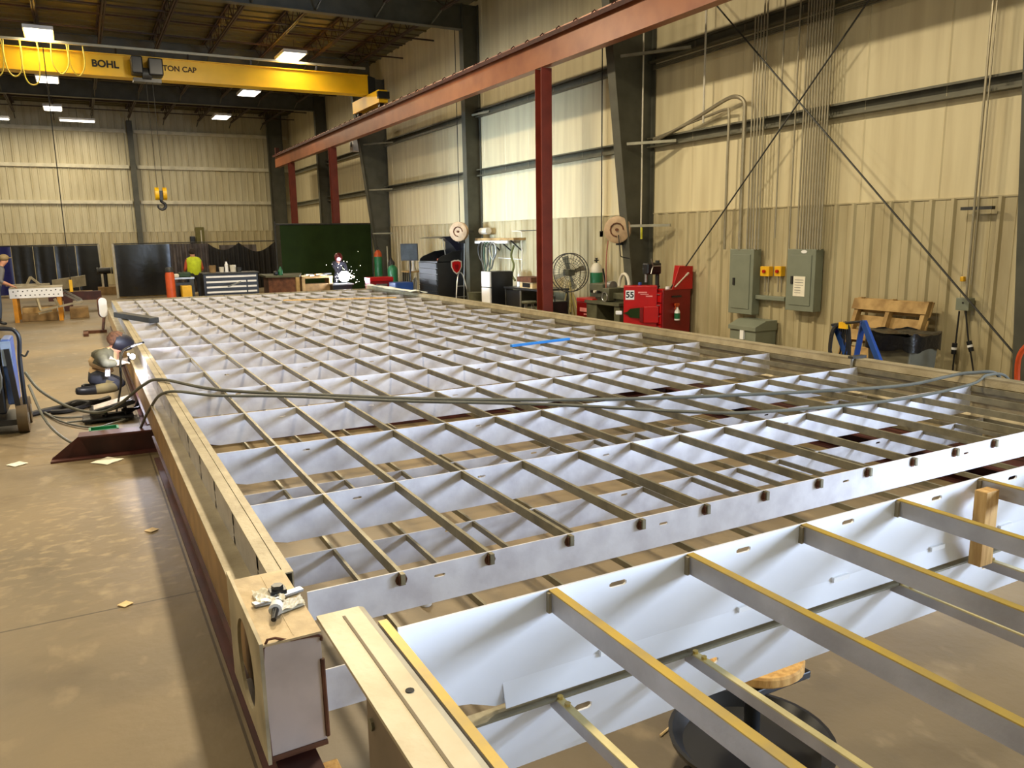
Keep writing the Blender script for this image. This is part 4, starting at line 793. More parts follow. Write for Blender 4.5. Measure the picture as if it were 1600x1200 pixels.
# hose reels on the columns
reelm = mat('reel_tan', (176, 150, 118), .55, .1, .1, 8)
def reel(px, py, Y, label, r=.25, X=None):
    c = ay(px, py, Y); d = V((-.75, -.66, 0)).normalized(); s = V((-d.y, d.x, 0)); rot = V((0, 0, 1)).rotation_difference(d).to_matrix()
    t = thing('hose_reel', label, 'hose reel', c)
    for off, nm in ((.05, 'front_disc'), (-.07, 'back_disc')):
        mb = MB(); mb.lathe([(.07, -.008), (r, -.008), (r+.012, 0), (r, .008), (.07, .008)], c+d*off, 32, rot); part(nm, mb, reelm, t, True)
    mb = MB(); mb.lathe([(.001, -.07), (r*.62, -.07), (r*.62, .05), (.001, .05)], c, 24, rot); part('hose_coil', mb, mat('reel_red', (128, 70, 52), .6, 0, .1), t, True)
    mb = MB(); mb.tube([c+d*.07+s*(.13*math.cos(a*PI/6))+V((0, 0, .13*math.sin(a*PI/6))) for a in range(10)], .014, 6); mb.cyl(c-d*.1, c+d*.09, .03); part('hub', mb, rust, t, True)
    mb = MB(); mb.bx(c+V((-.02, -.03, -r-.05)), c+V((.14, .03, -r+.06))); e = V((9.78, c.y+.06, c.z)); mb.bar(c-d*.08, V((9.75, Y-.05 if Y < 15 else 20.3, c.z)), .05, .06); part('bracket', mb, darkgrey, t)
    return t, c
t, c = reel(965, 359, 12.95, 'round pale hose reel mounted on the tapered grey column')
mb = MB(); a = ay(950, 378, 12.95); mb.tube(smoothpath([a+V((0, 0, .02)), a, ay(948, 395, 12.95), ay(947, 420, 12.95), ay(947, 450, 12.95)], 5), .014, 6); part('hose', mb, mat('hose_pink', (150, 96, 78), .6, 0, .1), t, True)
mb = MB(); mb.tube(smoothpath([c+V((-.05, -.1, -.1)), ay(969, 395, 12.8), ay(971, 401, 12.8), ay(984, 404, 12.72)], 5), .01, 6); part('cord', mb, blackp, t, True)
reel(717, 362, 20.0, 'round rusty hose reel mounted beside the straight column near the fridge')
# fridge, bench clutter by the straight column
t = thing('small_fridge', 'small two-door fridge with white doors and black sides', 'fridge', (9.1, 18.3, 0))
fa = ax(752, 424, 8.85); fb = ax(765, 424, 8.85); y0 = fb.y; y1 = fa.y; fz = fa.z
mb = MB(); mb.bx((8.9, y0, .03), (9.5, y1, fz)); part('body', mb, blackp, t, bevel=.01)
zs = ax(758, 449, 8.85).z
for nm, a, b in (('freezer_door', zs+.012, fz), ('fridge_door', .05, zs-.012)):
    mb = MB(); mb.bx((8.84, y0+.005, a), (8.895, y1-.005, b)); part(nm, mb, white, t, bevel=.012)
mb = MB(); mb.bx((8.95, y0+.05, 0), (9.45, y1-.05, .03)); part('foot', mb, blackp, t)
ya, _ = yz(768, 470, 9.0); yb, _ = yz(828, 470, 9.0); zb_ = .78
y1 = 17.3; y0 = 15.6
t = thing('work_bench', 'dark steel bench against the wall between the fridge and the red column', 'bench', (9.5, 16.4, 0))
mb = MB(); mb.bx((9.1, y0, .74), (9.95, y1, .78)); part('top', mb, blackp, t)
for x in (9.15, 9.9):
    for y in (y0+.05, y1-.05):
        mb = MB(); mb.bx((x-.025, y-.025, 0), (x+.025, y+.025, .74)); part('leg', mb, darkgrey, t)
mb = MB(); mb.bx((9.15, y0+.9, .0), (9.9, y1-.05, .7)); part('cabinet', mb, blackp, t); mb = MB(); mb.bx((9.12, y0+.88, 0.02), (9.15, y0+.92, .72)); part('trim', mb, steel, t)
mb = MB(); mb.bx((9.2, y0+.1, .3), (9.9, y0+.85, .33)); part('shelf', mb, machine, t)
t = thing('microwave', 'dark microwave-like box with wooden tray on the bench', 'microwave', (9.4, 16.35, .78)); mb = MB(); mb.bx((9.2, 16.05, .78), (9.6, 16.65, .92)); part('body', mb, woodl, t, bevel=.006); mb = MB(); mb.bx((9.15, 16.02, .92), (9.6, 16.7, 1.04)); part('lid', mb, rust, t, bevel=.006); mb = MB(); mb.bx((9.19, 16.15, .8), (9.2, 16.5, .9)); part('door', mb, blackp, t)
for i, (y, h, r, m_, lb) in enumerate(((15.85, .2, .09, offwhite, 'white tub on the bench beside the red column'), (17.05, .3, .05, white, 'white bottle on the bench beside the fridge'), (16.88, .24, .05, steel, 'steel thermos on the bench beside the fridge'))):
    mb = MB(); mb.lathe([(.001, 0), (r, 0), (r, h*.7), (r*.5, h*.85), (r*.5, h), (.001, h)], (9.4, y, .78), 14); solo('container', mb, m_, lb, 'container', smooth=True)
t = thing('bench_stool', 'small dark stool in front of the bench by the red column', 'stool', (8.8, 15.5, 0)); mb = MB(); mb.lathe([(.001, .5), (.17, .5), (.18, .53), (.17, .55), (.001, .55)], (8.8, 15.5, 0), 20); part('seat', mb, machine, t, True)
for a in range(4):
    mb = MB(); mb.cyl((8.8+.1*math.cos(a*PI/2), 15.5+.1*math.sin(a*PI/2), .5), (8.8+.2*math.cos(a*PI/2), 15.5+.2*math.sin(a*PI/2), 0), .012, n=8); part('leg', mb, steel, t)
# hose hooks and shelf behind the fridge
t = thing('wall_shelf', 'long pale shelf on the wall behind the fridge', 'shelf', (9.9, 18.2, 1.85)); a = ax(745, 374, 9.75); b = ax(805, 367, 9.75)
mb = MB(); mb.bx((9.7, b.y, a.z-.03), (10.06, a.y, a.z+.03)); part('board', mb, palletm, t)
mb = MB(); mb.bx((9.68, b.y+.3, a.z-.11), (9.72, a.y, a.z-.04)); part('rail', mb, white, t)
for k in range(4):
    y = b.y+.2+(a.y-b.y-.4)*k/3; mb = MB(); mb.bar((10.05, y, a.z-.3), (9.72, y, a.z-.03), .03, .03); part('bracket', mb, darkgrey, t)
for k, (px, l, m_) in enumerate(((752, .5, darkgrey), (757, .75, hosegreen), (761, .85, mat('hose_green', (60, 84, 64), .5, 0, .1)), (766, .7, hosegreen), (770, .45, steel))):
    y, _ = yz(px, 380, 9.6); q = V((9.6, y, a.z-.08)); mb = MB(); mb.tube(smoothpath([q, q+V((-.03, .1, -.1)), q+V((-.02, .13, -l*.6)), q+V((0, 0, -l)), q+V((.02, -.13, -l*.6)), q+V((.03, -.1, -.1)), q], 6), .022, 7); solo('hung_hose', mb, m_, ['dark coil', 'grey hose', 'green hose', 'long grey hose', 'steel chain-like coil'][k]+' hanging from the shelf behind the fridge', 'hose', smooth=True)
mb = MB(); y, z = yz(757, 361, 9.8); mb.cyl((9.85, y+.3, z), (9.85, y-.15, z), .09, n=16); solo('roll', mb, offwhite, 'white roll lying on the shelf by the straight column', 'roll', smooth=True)
y, z = yz(812, 364, 9.9); y2, z2 = yz(810, 430, 9.9); t = thing('pipe_rack', 'thin white pipe frame bent down the wall right of the shelf', 'rack', (9.95, y, 1)); mb = MB(); mb.tube(smoothpath([(9.95, yz(800, 366, 9.95)[0], z+.05), (9.95, y+.1, z+.04), (9.95, y, z), (9.95, y-.02, z-.2), (9.95, y, .8)], 5), .015, 7); part('pipe', mb, offwhite, t, True); mb = MB(); mb.cyl((9.95, y+.02, 1.4), (9.95, y+1.3, 1.42), .013, n=7); part('crossbar', mb, white, t, True)
mb = MB(); y, z = yz(803, 395, 9.9); mb.tube(smoothpath([(9.9, y, 1.75), (9.87, y+.1, 1.5), (9.88, y-.02, 1.25), (9.86, y+.05, 1.0), (9.9, y-.05, .85)], 5), .03, 7); solo('hung_strap', mb, mat('strap_olive', (92, 92, 40), .7, 0, .1), 'olive strap and cord bundle hanging right of the shelf', 'strap', smooth=True)
mb = MB(); mb.tube([(9.97, yz(800, 361, 9.97)[0], yz(800, 361, 9.97)[1]), (9.97, yz(840, 360, 9.97)[0], yz(840, 360, 9.97)[1])], .012, 6); solo('wall_bar', mb, darkgrey, 'thin dark bar along the wall left of the red column', 'bar', smooth=True)
mb = MB(); q = ax(742, 452, 8.9); q.z = 0; mb.lathe([(.001, 0), (.17, 0), (.2, .55), (.21, .58), (.001, .58)], q, 18); solo('waste_can', mb, machine, 'olive waste can at the foot of the straight column', 'can', smooth=True)
# black tool tower with open lid
a = ax(655, 405, 9.0); b = ax(683, 405, 9.0); y1, y0 = a.y, b.y; zt_ = 1.42
t = thing('tool_tower', 'tall black tool cabinet with a raised lid and a red shield emblem on its side', 'tool cabinet', (9.4, (y0+y1)/2, 0))
mb = MB(); mb.bx((9.0, y0, .1), (9.9, y1, 1.28)); part('body', mb, blackp, t, bevel=.01)
for i in range(7):
    z0 = .14+.162*i; mb = MB(); mb.bx((8.975, y0+.02, z0), (9.0, y1-.02, z0+.148)); dr = part('drawer', mb, mat('drawer_dark', (34, 36, 38), .5, 0, .05), t, bevel=.004); mb = MB(); mb.bx((8.955, y0+.03, z0+.125), (8.975, y1-.03, z0+.145)); part('handle', mb, darkgrey, dr)
mb = MB(); mb.prism([(9.0, 1.28), (9.9, 1.28), (9.9, 1.62), (9.5, 1.58), (9.12, 1.44), (9.02, 1.36)], lambda u, v, w: V((u, w, v)), y0, y0+.03); mb.prism([(9.0, 1.28), (9.9, 1.28), (9.9, 1.62), (9.5, 1.58), (9.12, 1.44), (9.02, 1.36)], lambda u, v, w: V((u, w, v)), y1-.03, y1); mb.bx((9.87, y0, 1.28), (9.9, y1, 1.9)); mb.bx((9.0, y0, 1.28), (9.9, y1, 1.3)); part('top_box', mb, blackp, t)
mb = MB(); mb.prism([(9.0, 1.96), (9.25, 2.0), (9.6, 2.02), (9.8, 1.97), (9.9, 1.85), (9.9, 1.82), (9.77, 1.93), (9.58, 1.985), (9.25, 1.97)], lambda u, v, w: V((u, w, v)), y0, y1); mb.prism([(9.25, 1.97), (9.58, 1.985), (9.77, 1.93), (9.9, 1.82), (9.9, 1.62), (9.62, 1.6), (9.45, 1.8)], lambda u, v, w: V((u, w, v)), y0, y0+.02); part('lid', mb, mat('lid_navy', (24, 26, 44), .3, 0, .08), t)
mb = MB(); mb.cyl((9.3, y0+.03, 1.32), (9.2, y0+.03, 1.95), .012, n=8); part('lid_strut', mb, steel, t, True)
sh = [(-.17, .16), (-.06, .2), (0, .19), (.06, .2), (.17, .16), (.17, .0), (.1, -.14), (0, -.22), (-.1, -.14), (-.17, 0)]
mb = MB(); mb.prism(sh, lambda u, v, w: V((9.6+u, y0-w, 1.14+v)), 0, .006); e_ = part('emblem', mb, offwhite, t, label='red shield emblem with pale rim')
mb = MB(); mb.prism([(u*.82, v*.82) for u, v in sh], lambda u, v, w: V((9.6+u, y0-w, 1.14+v)), .006, .01); part('emblem_field', mb, red, e_)
mb = MB(); mb.prism([(-.06, .07), (-.02, .04), (.02, .08), (.07, .03), (.05, -.06), (0, -.1), (-.05, -.05)], lambda u, v, w: V((9.6+u, y0-w, 1.14+v)), .01, .013); part('emblem_mark', mb, reddk, e_)
for x in (9.1, 9.8):
    mb = MB(); mb.cyl((x, y0+.06, .05), (x, y0+.11, .05), .05, n=12); part('caster', mb, blackp, t, True)
for k, (x, h, m_) in enumerate(((9.15, .08, orange), (9.3, .12, white), (9.42, .1, steel))):
    mb = MB(); mb.lathe([(.001, 0), (.045, 0), (.045, h), (.001, h)], (x, y0+.25, 1.3), 12); solo('spray_can', mb, m_, ['orange', 'white', 'silver'][k]+' can in the open top of the black tool tower', 'can', smooth=True)
q = V((9.5, y0-.35, 0)); t = thing('hand_truck', 'grey tangle of a hand truck leaning on the black tool tower', 'hand truck', q)
mb = MB(); mb.tube(smoothpath([q+V((-.2, -.2, .05)), q+V((-.05, .0, .7)), q+V((.05, .1, .95)), q+V((.15, .1, .95)), q+V((.2, 0, .7)), q+V((.25, -.25, .02))], 5), .018, 7); part('frame', mb, steel, t, True); mb = MB(); mb.tube([q+V((-.12, -.1, .3)), q+V((.22, -.12, .3))], .014, 6); mb.tube([q+V((-.06, -.02, .6)), q+V((.2, -.02, .6))], .014, 6); part('crossbar', mb, steel, t, True)
for k in (-.2, .25): 
    mb = MB(); mb.cyl(q+V((k-.03, -.2, .1)), q+V((k+.03, -.2, .1)), .1, n=16); part('wheel', mb, black, t, True)
mb = MB(); mb.cyl((9.75, y0-.12, 0), (9.85, y0-.06, 1.8), .018, n=8); solo('long_pole', mb, steel, 'long pale pole leaning beside the black tool tower', 'pole', smooth=True)
# monitor on its stand
c = ay(639, 394, 24.2); t = thing('monitor', 'flat monitor on a pole stand left of the black tool tower', 'monitor', (c.x, 24.2, 0))
d = V((-.72, -.69, 0)); s = V((-d.y, d.x, 0)); 
def mon(u, v, w): return c+s*u+V((0, 0, v))+d*w
mb = MB(); mb.prism([(-.3, -.27), (.3, -.27), (.3, .27), (-.3, .27)], mon, -.05, 0); part('case', mb, blackp, t, bevel=.006); mb = MB(); mb.prism([(-.27, -.24), (.27, -.24), (.27, .24), (-.27, .24)], mon, 0, .004); part('screen', mb, screenm, t)
mb = MB(); mb.cyl(mon(0, -.1, -.06), V((c.x+.04, c.y+.04, .03)), .025, n=10); part('pole', mb, blackp, t, True); mb = MB(); mb.bx((c.x-.25, c.y-.2, 0), (c.x+.3, c.y+.3, .03)); part('base', mb, blackp, t)
t = thing('side_table', 'low wooden table with open frame behind the blue machine', 'table', (9.7, 25.0, 0)); mb = MB(); mb.bx((9.45, 24.65, .86), (9.95, 25.3, .9)); part('top', mb, palletm, t)
for k in range(4):
    mb = MB(); mb.bx((9.47, 24.7+.18*k-.02, 0), (9.51, 24.7+.18*k+.02, .86)); part('leg', mb, blackp, t)
t = thing('bench_lamp', 'small pale figure-like lamp on the wooden table', 'lamp', (9.7, 24.8, .9)); mb = MB(); mb.lathe([(.001, 0), (.09, 0), (.07, .1), (.04, .2), (.05, .24), (.07, .3), (.05, .36), (.001, .38)], (9.7, 24.8, .9), 16); part('body', mb, offwhite, t, True)
for px, py, Y, h, lb in ((590, 386, 27.0, 1.6, 'green gas cylinder with orange cap by the green curtain'), (613, 411, 25.6, 1.22, 'green gas cylinder with pale shoulder in front of the dark column')):
    q = ay(px, py, Y); cylinder((q.x, Y, 0), q.z, .17 if h < 1.5 else .14, lb, cap=orange if h > 1.5 else green)
q = ay(613, 402, 25.9); mb = MB(); mb.lathe([(.001, 0), (.12, 0), (.12, q.z*.86), (.05, q.z*.93), (.001, q.z)], (q.x+.1, 26.3, 0), 16); solo('dark_cylinder', mb, blackp, 'black cylinder with brass valve behind the second green cylinder', 'gas cylinder', smooth=True)
mb = MB(); q = ay(605, 385, 27); mb.cyl((q.x, 27, 0), (q.x+.03, 27.1, q.z), .03, n=8); solo('steel_pole', mb, girtm, 'pale upright pole between the two green cylinders', 'pole', smooth=True)
a = ay(578, 434, 23.5); b = ay(614, 436, 23.5); t = thing('tool_chest', 'wide red tool chest beside the green curtain', 'tool chest', ((a.x+b.x)/2, 23.7, 0)); mb = MB(); mb.bx((a.x, 23.5, 0), (b.x, 24.0, a.z-.12)); part('body', mb, reddk, t, bevel=.01); mb = MB(); mb.bx((a.x-.01, 23.48, a.z-.12), (b.x+.01, 24.02, a.z)); part('lid', mb, red, t, bevel=.015); mb = MB(); mb.bx((a.x+.18, 23.47, a.z-.26), (b.x-.2, 23.5, a.z-.2)); part('handle', mb, steel, t)
a = ay(618, 442, 22.2); b = ay(652, 444, 22.2); t = thing('blue_machine', 'low blue machine with a chrome handle beside the black tool tower', 'machine', ((a.x+b.x)/2, 22.5, 0)); mb = MB(); mb.bx((a.x, 22.2, .05), (b.x-.12, 22.8, a.z)); part('body', mb, blue, t, bevel=.03); mb = MB(); mb.bx((a.x+.1, 22.19, .4), (a.x+.2, 22.2, .5)); part('label', mb, white, t); mb = MB(); mb.tube([(b.x-.1, 22.3, .05), (b.x-.08, 22.3, a.z+.05), (b.x-.02, 22.3, a.z+.12), (b.x, 22.3, .1)], .03, 8); part('handle', mb, steel, t, True); mb = MB(); mb.bx((a.x, 22.2, 0), (b.x, 22.8, .05)); part('base', mb, blackp, t)
# ------------------------------------------------------------------ back of the hall and the left floor
def curtain(name, label, x0, x1, y, ztop, zbot, m, waves=8, amp=.05, seed=1, cat='curtain', nx=80):
    mb = MB(); f = lambda u, v, o=0: V((x0+(x1-x0)*u, y+o+amp*(.35+.65*v)*math.sin(waves*2*PI*u+1.3*math.sin(5*u+seed)), (ztop(u) if callable(ztop) else ztop)*(1-v)+zbot*v))
    mb.sheet(f, nx, 8); mb.sheet(lambda u, v: f(u, v, .008), nx, 8); return mb
# green welding curtain
a = ay(437, 352, 28.9); b = ay(579, 352, 28.9); t = thing('welding_curtain', 'large dark green welding curtain hung on a frame in front of the dark column', 'curtain', ((a.x+b.x)/2, 28.9, 0))
part('curtain', curtain('c', '', a.x, b.x, 28.9, 2.5, .12, None, 3, .008), vinylgreen, t, True)
p = ay(429, 349, 28.85)
for nm, q0, q1 in (('post', (p.x, 28.85, 0), (p.x, 28.85, 2.62)), ('post', (b.x+.02, 28.92, 0), (b.x+.02, 28.92, 2.52)), ('top_rail', (p.x, 28.88, 2.52), (b.x+.02, 28.92, 2.52))):
    mb = MB(); mb.cyl(q0, q1, .03, n=8); part(nm, mb, darkgrey, t, True)
for x in (p.x, b.x-.02):
    mb = MB(); mb.bx((x-.04, 28.5, 0), (x+.04, 29.3, .04)); part('foot', mb, darkgrey, t)
# black booth: flat panel, folded part and two swags
Yb = 32.0; X = lambda px: ay(px, 400, Yb).x
t = thing('welding_curtain', 'flat black welding curtain with a pale edge post, left of the yellow-vested person', 'curtain', ((X(178)+X(266))/2, Yb, 0))
part('curtain', curtain('c', '', X(180), X(266), Yb, 1.9, .05, None, 2, .012), vinylblk, t, True)
mb = MB(); mb.cyl((X(178), Yb, 0), (X(178), Yb, 1.93), .04, n=8); part('post', mb, offwhite, t, True); mb = MB(); mb.cyl((X(178), Yb, 1.93), (X(436), Yb, 1.95), .02, n=8); part('top_rail', mb, darkgrey, t, True)
o = solo('folded_curtain', curtain('c', '', X(266), X(327), Yb+.05, 1.9, .1, None, 7, .09, 3), mat('curtain_grey', (92, 84, 82), .5, 0, .2, 3), 'greyish curtain hanging in folds behind the person in the yellow vest', 'curtain', smooth=True)
sw = lambda d, s: (lambda u: 1.92-d*math.sin(PI*u)**s)
solo('draped_curtain', curtain('c', '', X(325), X(376), Yb+.1, sw(.28, 1), .15, None, 6, .07, 2), cloth, 'black cloth sagging in a shallow swag behind the wide tool chest', 'curtain', smooth=True)
solo('draped_curtain', curtain('c', '', X(374), X(432), Yb+.1, sw(.36, 1.1), .15, None, 7, .08, 5), cloth, 'black cloth sagging in a deep swag left of the green curtain', 'curtain', smooth=True)
mb = MB(); a = ay(342, 381, 33.5); b = ay(400, 381, 33.5); mb.sheet(lambda u, v: V((a.x+(b.x-a.x)*u, 33.5+.03*math.sin(30*u), a.z-.05-.5*v)), 20, 4); mb.sheet(lambda u, v: V((a.x+(b.x-a.x)*u, 33.51+.03*math.sin(30*u), a.z-.05-.5*v)), 20, 4); solo('striped_curtain', mb, mat('curtain_grey', (92, 84, 82)), 'narrow grey curtain strip seen over the first swag', 'curtain', smooth=True)
# left booth of blue and black vinyl
Yl = 36.0; X = lambda px: ay(px, 420, Yl).x
t = thing('welding_screen', 'wide glossy black vinyl screen wall on the left, beside the blue one', 'screen', (-1, Yl, 0))
xs = [X(21), X(55), X(88), X(121), X(157)]
for a, b in zip(xs, xs[1:]): part('vinyl_panel', curtain('c', '', a+.01, b-.01, Yl, 1.88, .05, None, 1, .012, a, nx=16), vinylblk, t, True)
mb = MB(); mb.cyl((X(159), Yl, 0), (X(157.5), Yl, 1.92), .04, n=8); part('post', mb, offwhite, t, True); mb = MB(); mb.cyl((X(-30), Yl, 1.9), (X(158), Yl, 1.92), .025, n=8); part('top_rail', mb, darkgrey, t, True)
solo('welding_screen', curtain('c', '', X(-45), X(20.5), Yl-.05, 1.88, .05, None, 2, .02), vinylblue, 'dark blue vinyl screen at the left edge of the picture', 'screen', smooth=True)
q = ay(167, 452, 34.5); q.z = 0; t = thing('pedestal_grinder', 'small black pedestal grinder on a wooden box between the two black booths', 'grinder', q)
mb = MB(); mb.bx(q+V((-.3, -.25, 0)), q+V((.35, .3, .3))); part('box', mb, cardboard, t); mb = MB(); mb.cyl(q+V((0, 0, .3)), q+V((0, 0, .8)), .07); part('pedestal', mb, blackp, t, True); mb = MB(); mb.cyl(q+V((-.2, 0, .92)), q+V((.2, 0, .92)), .12); part('motor', mb, blackp, t, True)
for s_ in (-1, 1):
    mb = MB(); mb.cyl(q+V((s_*.22, 0, .92)), q+V((s_*.28, 0, .92)), .13, n=18); part('wheel', mb, darkgrey, t, True)
for px0, px1, py, h, lb in ((206, 262, 455, .12, 'stack of flat timber lying in front of the flat black curtain'), (187, 330, 463, .05, 'long pale plank lying on the floor along the flat black curtain')):
    a = az(px0, py, h); b = az(px1, py-1, h); b.y = a.y; mb = MB(); mb.bx((a.x, a.y-.1, 0), (b.x, a.y+.12, h)); solo('timber', mb, woodl if h < .1 else palletm, lb, 'timber')
for k, (px, py) in enumerate(((225, 448), (248, 448))):
    q = az(px, 456, .12); mb = MB(); random.seed(k); mb.box(q+V((0, .0, .07)), (.22, .12, .12)); solo('scrap_block', mb, offwhite, ['pale offcut on the left end of the timber stack', 'pale offcut on the right end of the timber stack'][k], 'scrap', bevel=.03)
# orange cylinder and the workbench beside it
q = ay(266, 440, 23.4); q.z = 0; t = thing('gas_cylinder', 'tall orange cylinder with grey head on a tripod at the far end of the frame', 'gas cylinder', q)
mb = MB(); mb.lathe([(.001, .05), (.12, .05), (.12, 1.1), (.1, 1.17), (.001, 1.18)], q, 20); part('body', mb, orange, t, True); mb = MB(); mb.lathe([(.001, 1.18), (.1, 1.18), (.11, 1.25), (.08, 1.3), (.001, 1.31)], q, 16); part('head', mb, darkgrey, t, True)
for a in range(3):
    mb = MB(); mb.bar(q+V((.1*math.cos(a*2.1), .1*math.sin(a*2.1), .5)), q+V((.3*math.cos(a*2.1), .3*math.sin(a*2.1), 0)), .03, .02); part('leg', mb, offwhite, t)
a = ay(268, 435, 24.6); b = ay(304, 437, 24.6); t = thing('work_bench', 'small dark workbench with clutter in front of the person in the yellow vest', 'bench', ((a.x+b.x)/2, 24.9, 0))
mb = MB(); mb.bx((a.x, 24.6, .92), (b.x, 25.3, .97)); part('top', mb, steel, t)
for x in (a.x+.06, b.x-.08):
    for y in (24.66, 25.24):
        mb = MB(); mb.bx((x-.06, y-.05, 0), (x+.06, y+.05, .92)); part('leg', mb, darkgrey, t)
mb = MB(); mb.bx((a.x+.1, 24.62, .4), (b.x-.1, 24.9, .82)); part('drawer_box', mb, blackp, t)
mb = MB(); mb.box((a.x+.38, 24.85, 1.04), (.32, .25, .14)); solo('green_case', mb, mat('case_green', (34, 60, 36), .6, 0, .1), 'dark green case on the small workbench', 'case', bevel=.03)
mb = MB(); mb.box((a.x+.12, 24.8, 1.02), (.2, .2, .1)); solo('tool_heap', mb, offwhite, 'pale tools heaped on the left end of the small workbench', 'tool', bevel=.03)
q = ay(291, 452, 24.2); mb = MB(); mb.bx((q.x-.12, 24.1, 0), (q.x+.14, 24.5, q.z+.1)); solo('yellow_crate', mb, yel, 'yellow crate beside the wide tool chest', 'crate', bevel=.01)
# wide tool chest with pale drawer fronts
a = ay(317, 427, 24); b = ay(403, 426, 24); zt_ = a.z; t = thing('tool_chest', 'wide black tool chest with rows of pale metal drawer edges', 'tool chest', ((a.x+b.x)/2, 24.3, 0))
mb = MB(); mb.bx((a.x, 24.02, .12), (b.x, 24.65, zt_-.04)); part('body', mb, blackp, t, bevel=.01); mb = MB(); mb.bx((a.x-.02, 23.99, zt_-.04), (b.x+.02, 24.68, zt_)); part('worktop', mb, darkgrey, t, bevel=.005)
xs = a.x+(b.x-a.x)*.78
for i in range(6):
    z1 = zt_-.09-.145*i; 
    if z1 < .2: break
    for x0_, x1_ in (((a.x+.07, b.x-.06),) if i == 0 else ((a.x+.07, xs-.02), (xs+.02, b.x-.06))):
        mb = MB(); mb.bx((x0_, 24.0, z1-.125), (x1_, 24.02, z1)); dr = part('drawer', mb, blackp, t); mb = MB(); mb.bx((x0_, 23.975, z1-.05), (x1_, 24.0, z1)); part('drawer_edge', mb, white, dr)
for x in (a.x+.1, b.x-.1):
    mb = MB(); mb.cyl((x-.03, 24.15, .06), (x+.03, 24.15, .06), .06, n=12); part('caster', mb, blackp, t, True)
for px, h, r, m_, lb in ((332, .2, .1, cardboard, 'cardboard tub on the left end of the wide tool chest'), (346, .15, .07, offwhite, 'small white tub on the wide tool chest'), (354, .3, .05, white, 'tall white bottle on the middle of the wide tool chest'), (364, .2, .09, offwhite, 'larger white tub right of the tall bottle'), (373, .12, .07, darkgrey, 'small grey tub at the right of the tubs on the tool chest')):
    x = ay(px, 420, 24.3).x; mb = MB(); mb.lathe([(.001, 0), (r, 0), (r, h*.75), (r*.6, h*.82), (r*.55, h), (.001, h)] if r < .06 else [(.001, 0), (r*.9, 0), (r, h), (.001, h)], (x, 24.3, zt_), 14); solo('container', mb, m_, lb, 'container', smooth=True)
q = az(395, 461, .6); mb = MB(); mb.bar((q.x-.25, 23.4, .72), (q.x+.12, 23.5, .84), .05, .03); solo('bright_bar', mb, steel, 'short bright bar leaning at the foot of the wide tool chest', 'bar')
# brown table and bench clutter before the green curtain
a = ay(405, 431, 25.5); b = ay(468, 434, 23.6); t = thing('work_table', 'dark brown work table with grey top, left of the welding sparks', 'table', (5.4, 24.5, 0))
zt_ = .95; mb = MB(); mb.prism([(a.x, 25.6), (a.x-.1, 24.0), (b.x, 23.6), (b.x+.5, 25.4)], FZ(zt_-.05), 0, .05); part('top', mb, machine, t); mb = MB(); mb.prism([(a.x-.02, 24.06), (b.x-.06, 23.7), (b.x+.3, 25.3), (a.x+.1, 25.4)], FZ(0), .05, zt_-.05); part('cabinet', mb, rust, t)
mb = MB(); mb.bx((b.x-.1, 23.62, 0), (b.x, 23.72, zt_-.05)); part('leg', mb, palletm, t)
q = V((ay(437, 425, 24.4).x, 24.3, zt_)); mb = MB(); mb.lathe([(.001, 0), (.07, 0), (.07, .14), (.03, .2), (.025, .25), (.001, .25)], q, 14); solo('green_bottle', mb, green, 'green bottle standing on the brown work table', 'bottle', smooth=True)
mb = MB(); mb.bx((q.x-.2, q.y-.1, zt_), (q.x-.08, q.y+.1, zt_+.12)); solo('dark_can', mb, blackp, 'dark can beside the green bottle on the brown work table', 'can', bevel=.03)
a = ay(472, 436, 25); b = ay(520, 436, 25); t = thing('timber_bench', 'rough timber bench piled with pale offcuts, right of the brown work table', 'bench', ((a.x+b.x)/2, 25.2, 0))
mb = MB(); mb.bx((a.x, 25, .78), (b.x, 25.7, .84)); part('top', mb, palletm, t)
for x in (a.x+.05, b.x-.05):
    mb = MB(); mb.bx((x-.05, 25.05, 0), (x+.05, 25.6, .78)); part('leg', mb, palletm, t)
mb = MB(); mb.bx((a.x+.1, 25.05, .2), (b.x-.1, 25.6, .6)); part('crate', mb, cardboard, t)
random.seed(11)
for k in range(6):
    x = a.x+.1+k*(b.x-a.x-.2)/5; mb = MB(); mb.bar((x-.12, 25.1+.05*(k % 3), .86+.03*(k % 2)), (x+.16, 25.25+.04*k, .86+.03*(k % 2)), .07, .04); solo('offcut', mb, [woodl, offwhite, steel][k % 3], 'pale offcut in the pile on the rough timber bench', 'offcut', 'offcuts on the timber bench')
a = ay(520, 444, 24.6); b = ay(553, 444, 24.6); zt_ = a.z; t = thing('welding_table', 'small steel welding table under the bright arc before the green curtain', 'table', ((a.x+b.x)/2, 24.9, 0)); mb = MB(); mb.bx((a.x, 24.6, zt_-.04), (b.x, 25.2, zt_)); part('top', mb, steel, t); mb = MB(); mb.bx((a.x+.03, 24.7, 0), (b.x-.03, 25.1, zt_-.04)); part('base', mb, blackp, t)
ARC2 = ay(538, 432, 24.7); t = solo('welding_arc', MB().ball(ARC2, .17, 14), arcm, 'blinding white welding arc before the green curtain', 'welding arc', smooth=True)
mb = MB(); random.seed(4)
for k in range(80):
    r = abs(random.gauss(0, .26))+.06; a_ = random.uniform(-.7, PI+.5); mb.ball(ARC2+V((r*math.cos(a_)+.06, random.uniform(-.1, .1), r*.9*math.sin(a_))), random.uniform(.003, .008), 5)
o = solo('sparks', mb, sparkm, 'spray of bright welding sparks around the arc by the green curtain', 'sparks', kind='stuff')
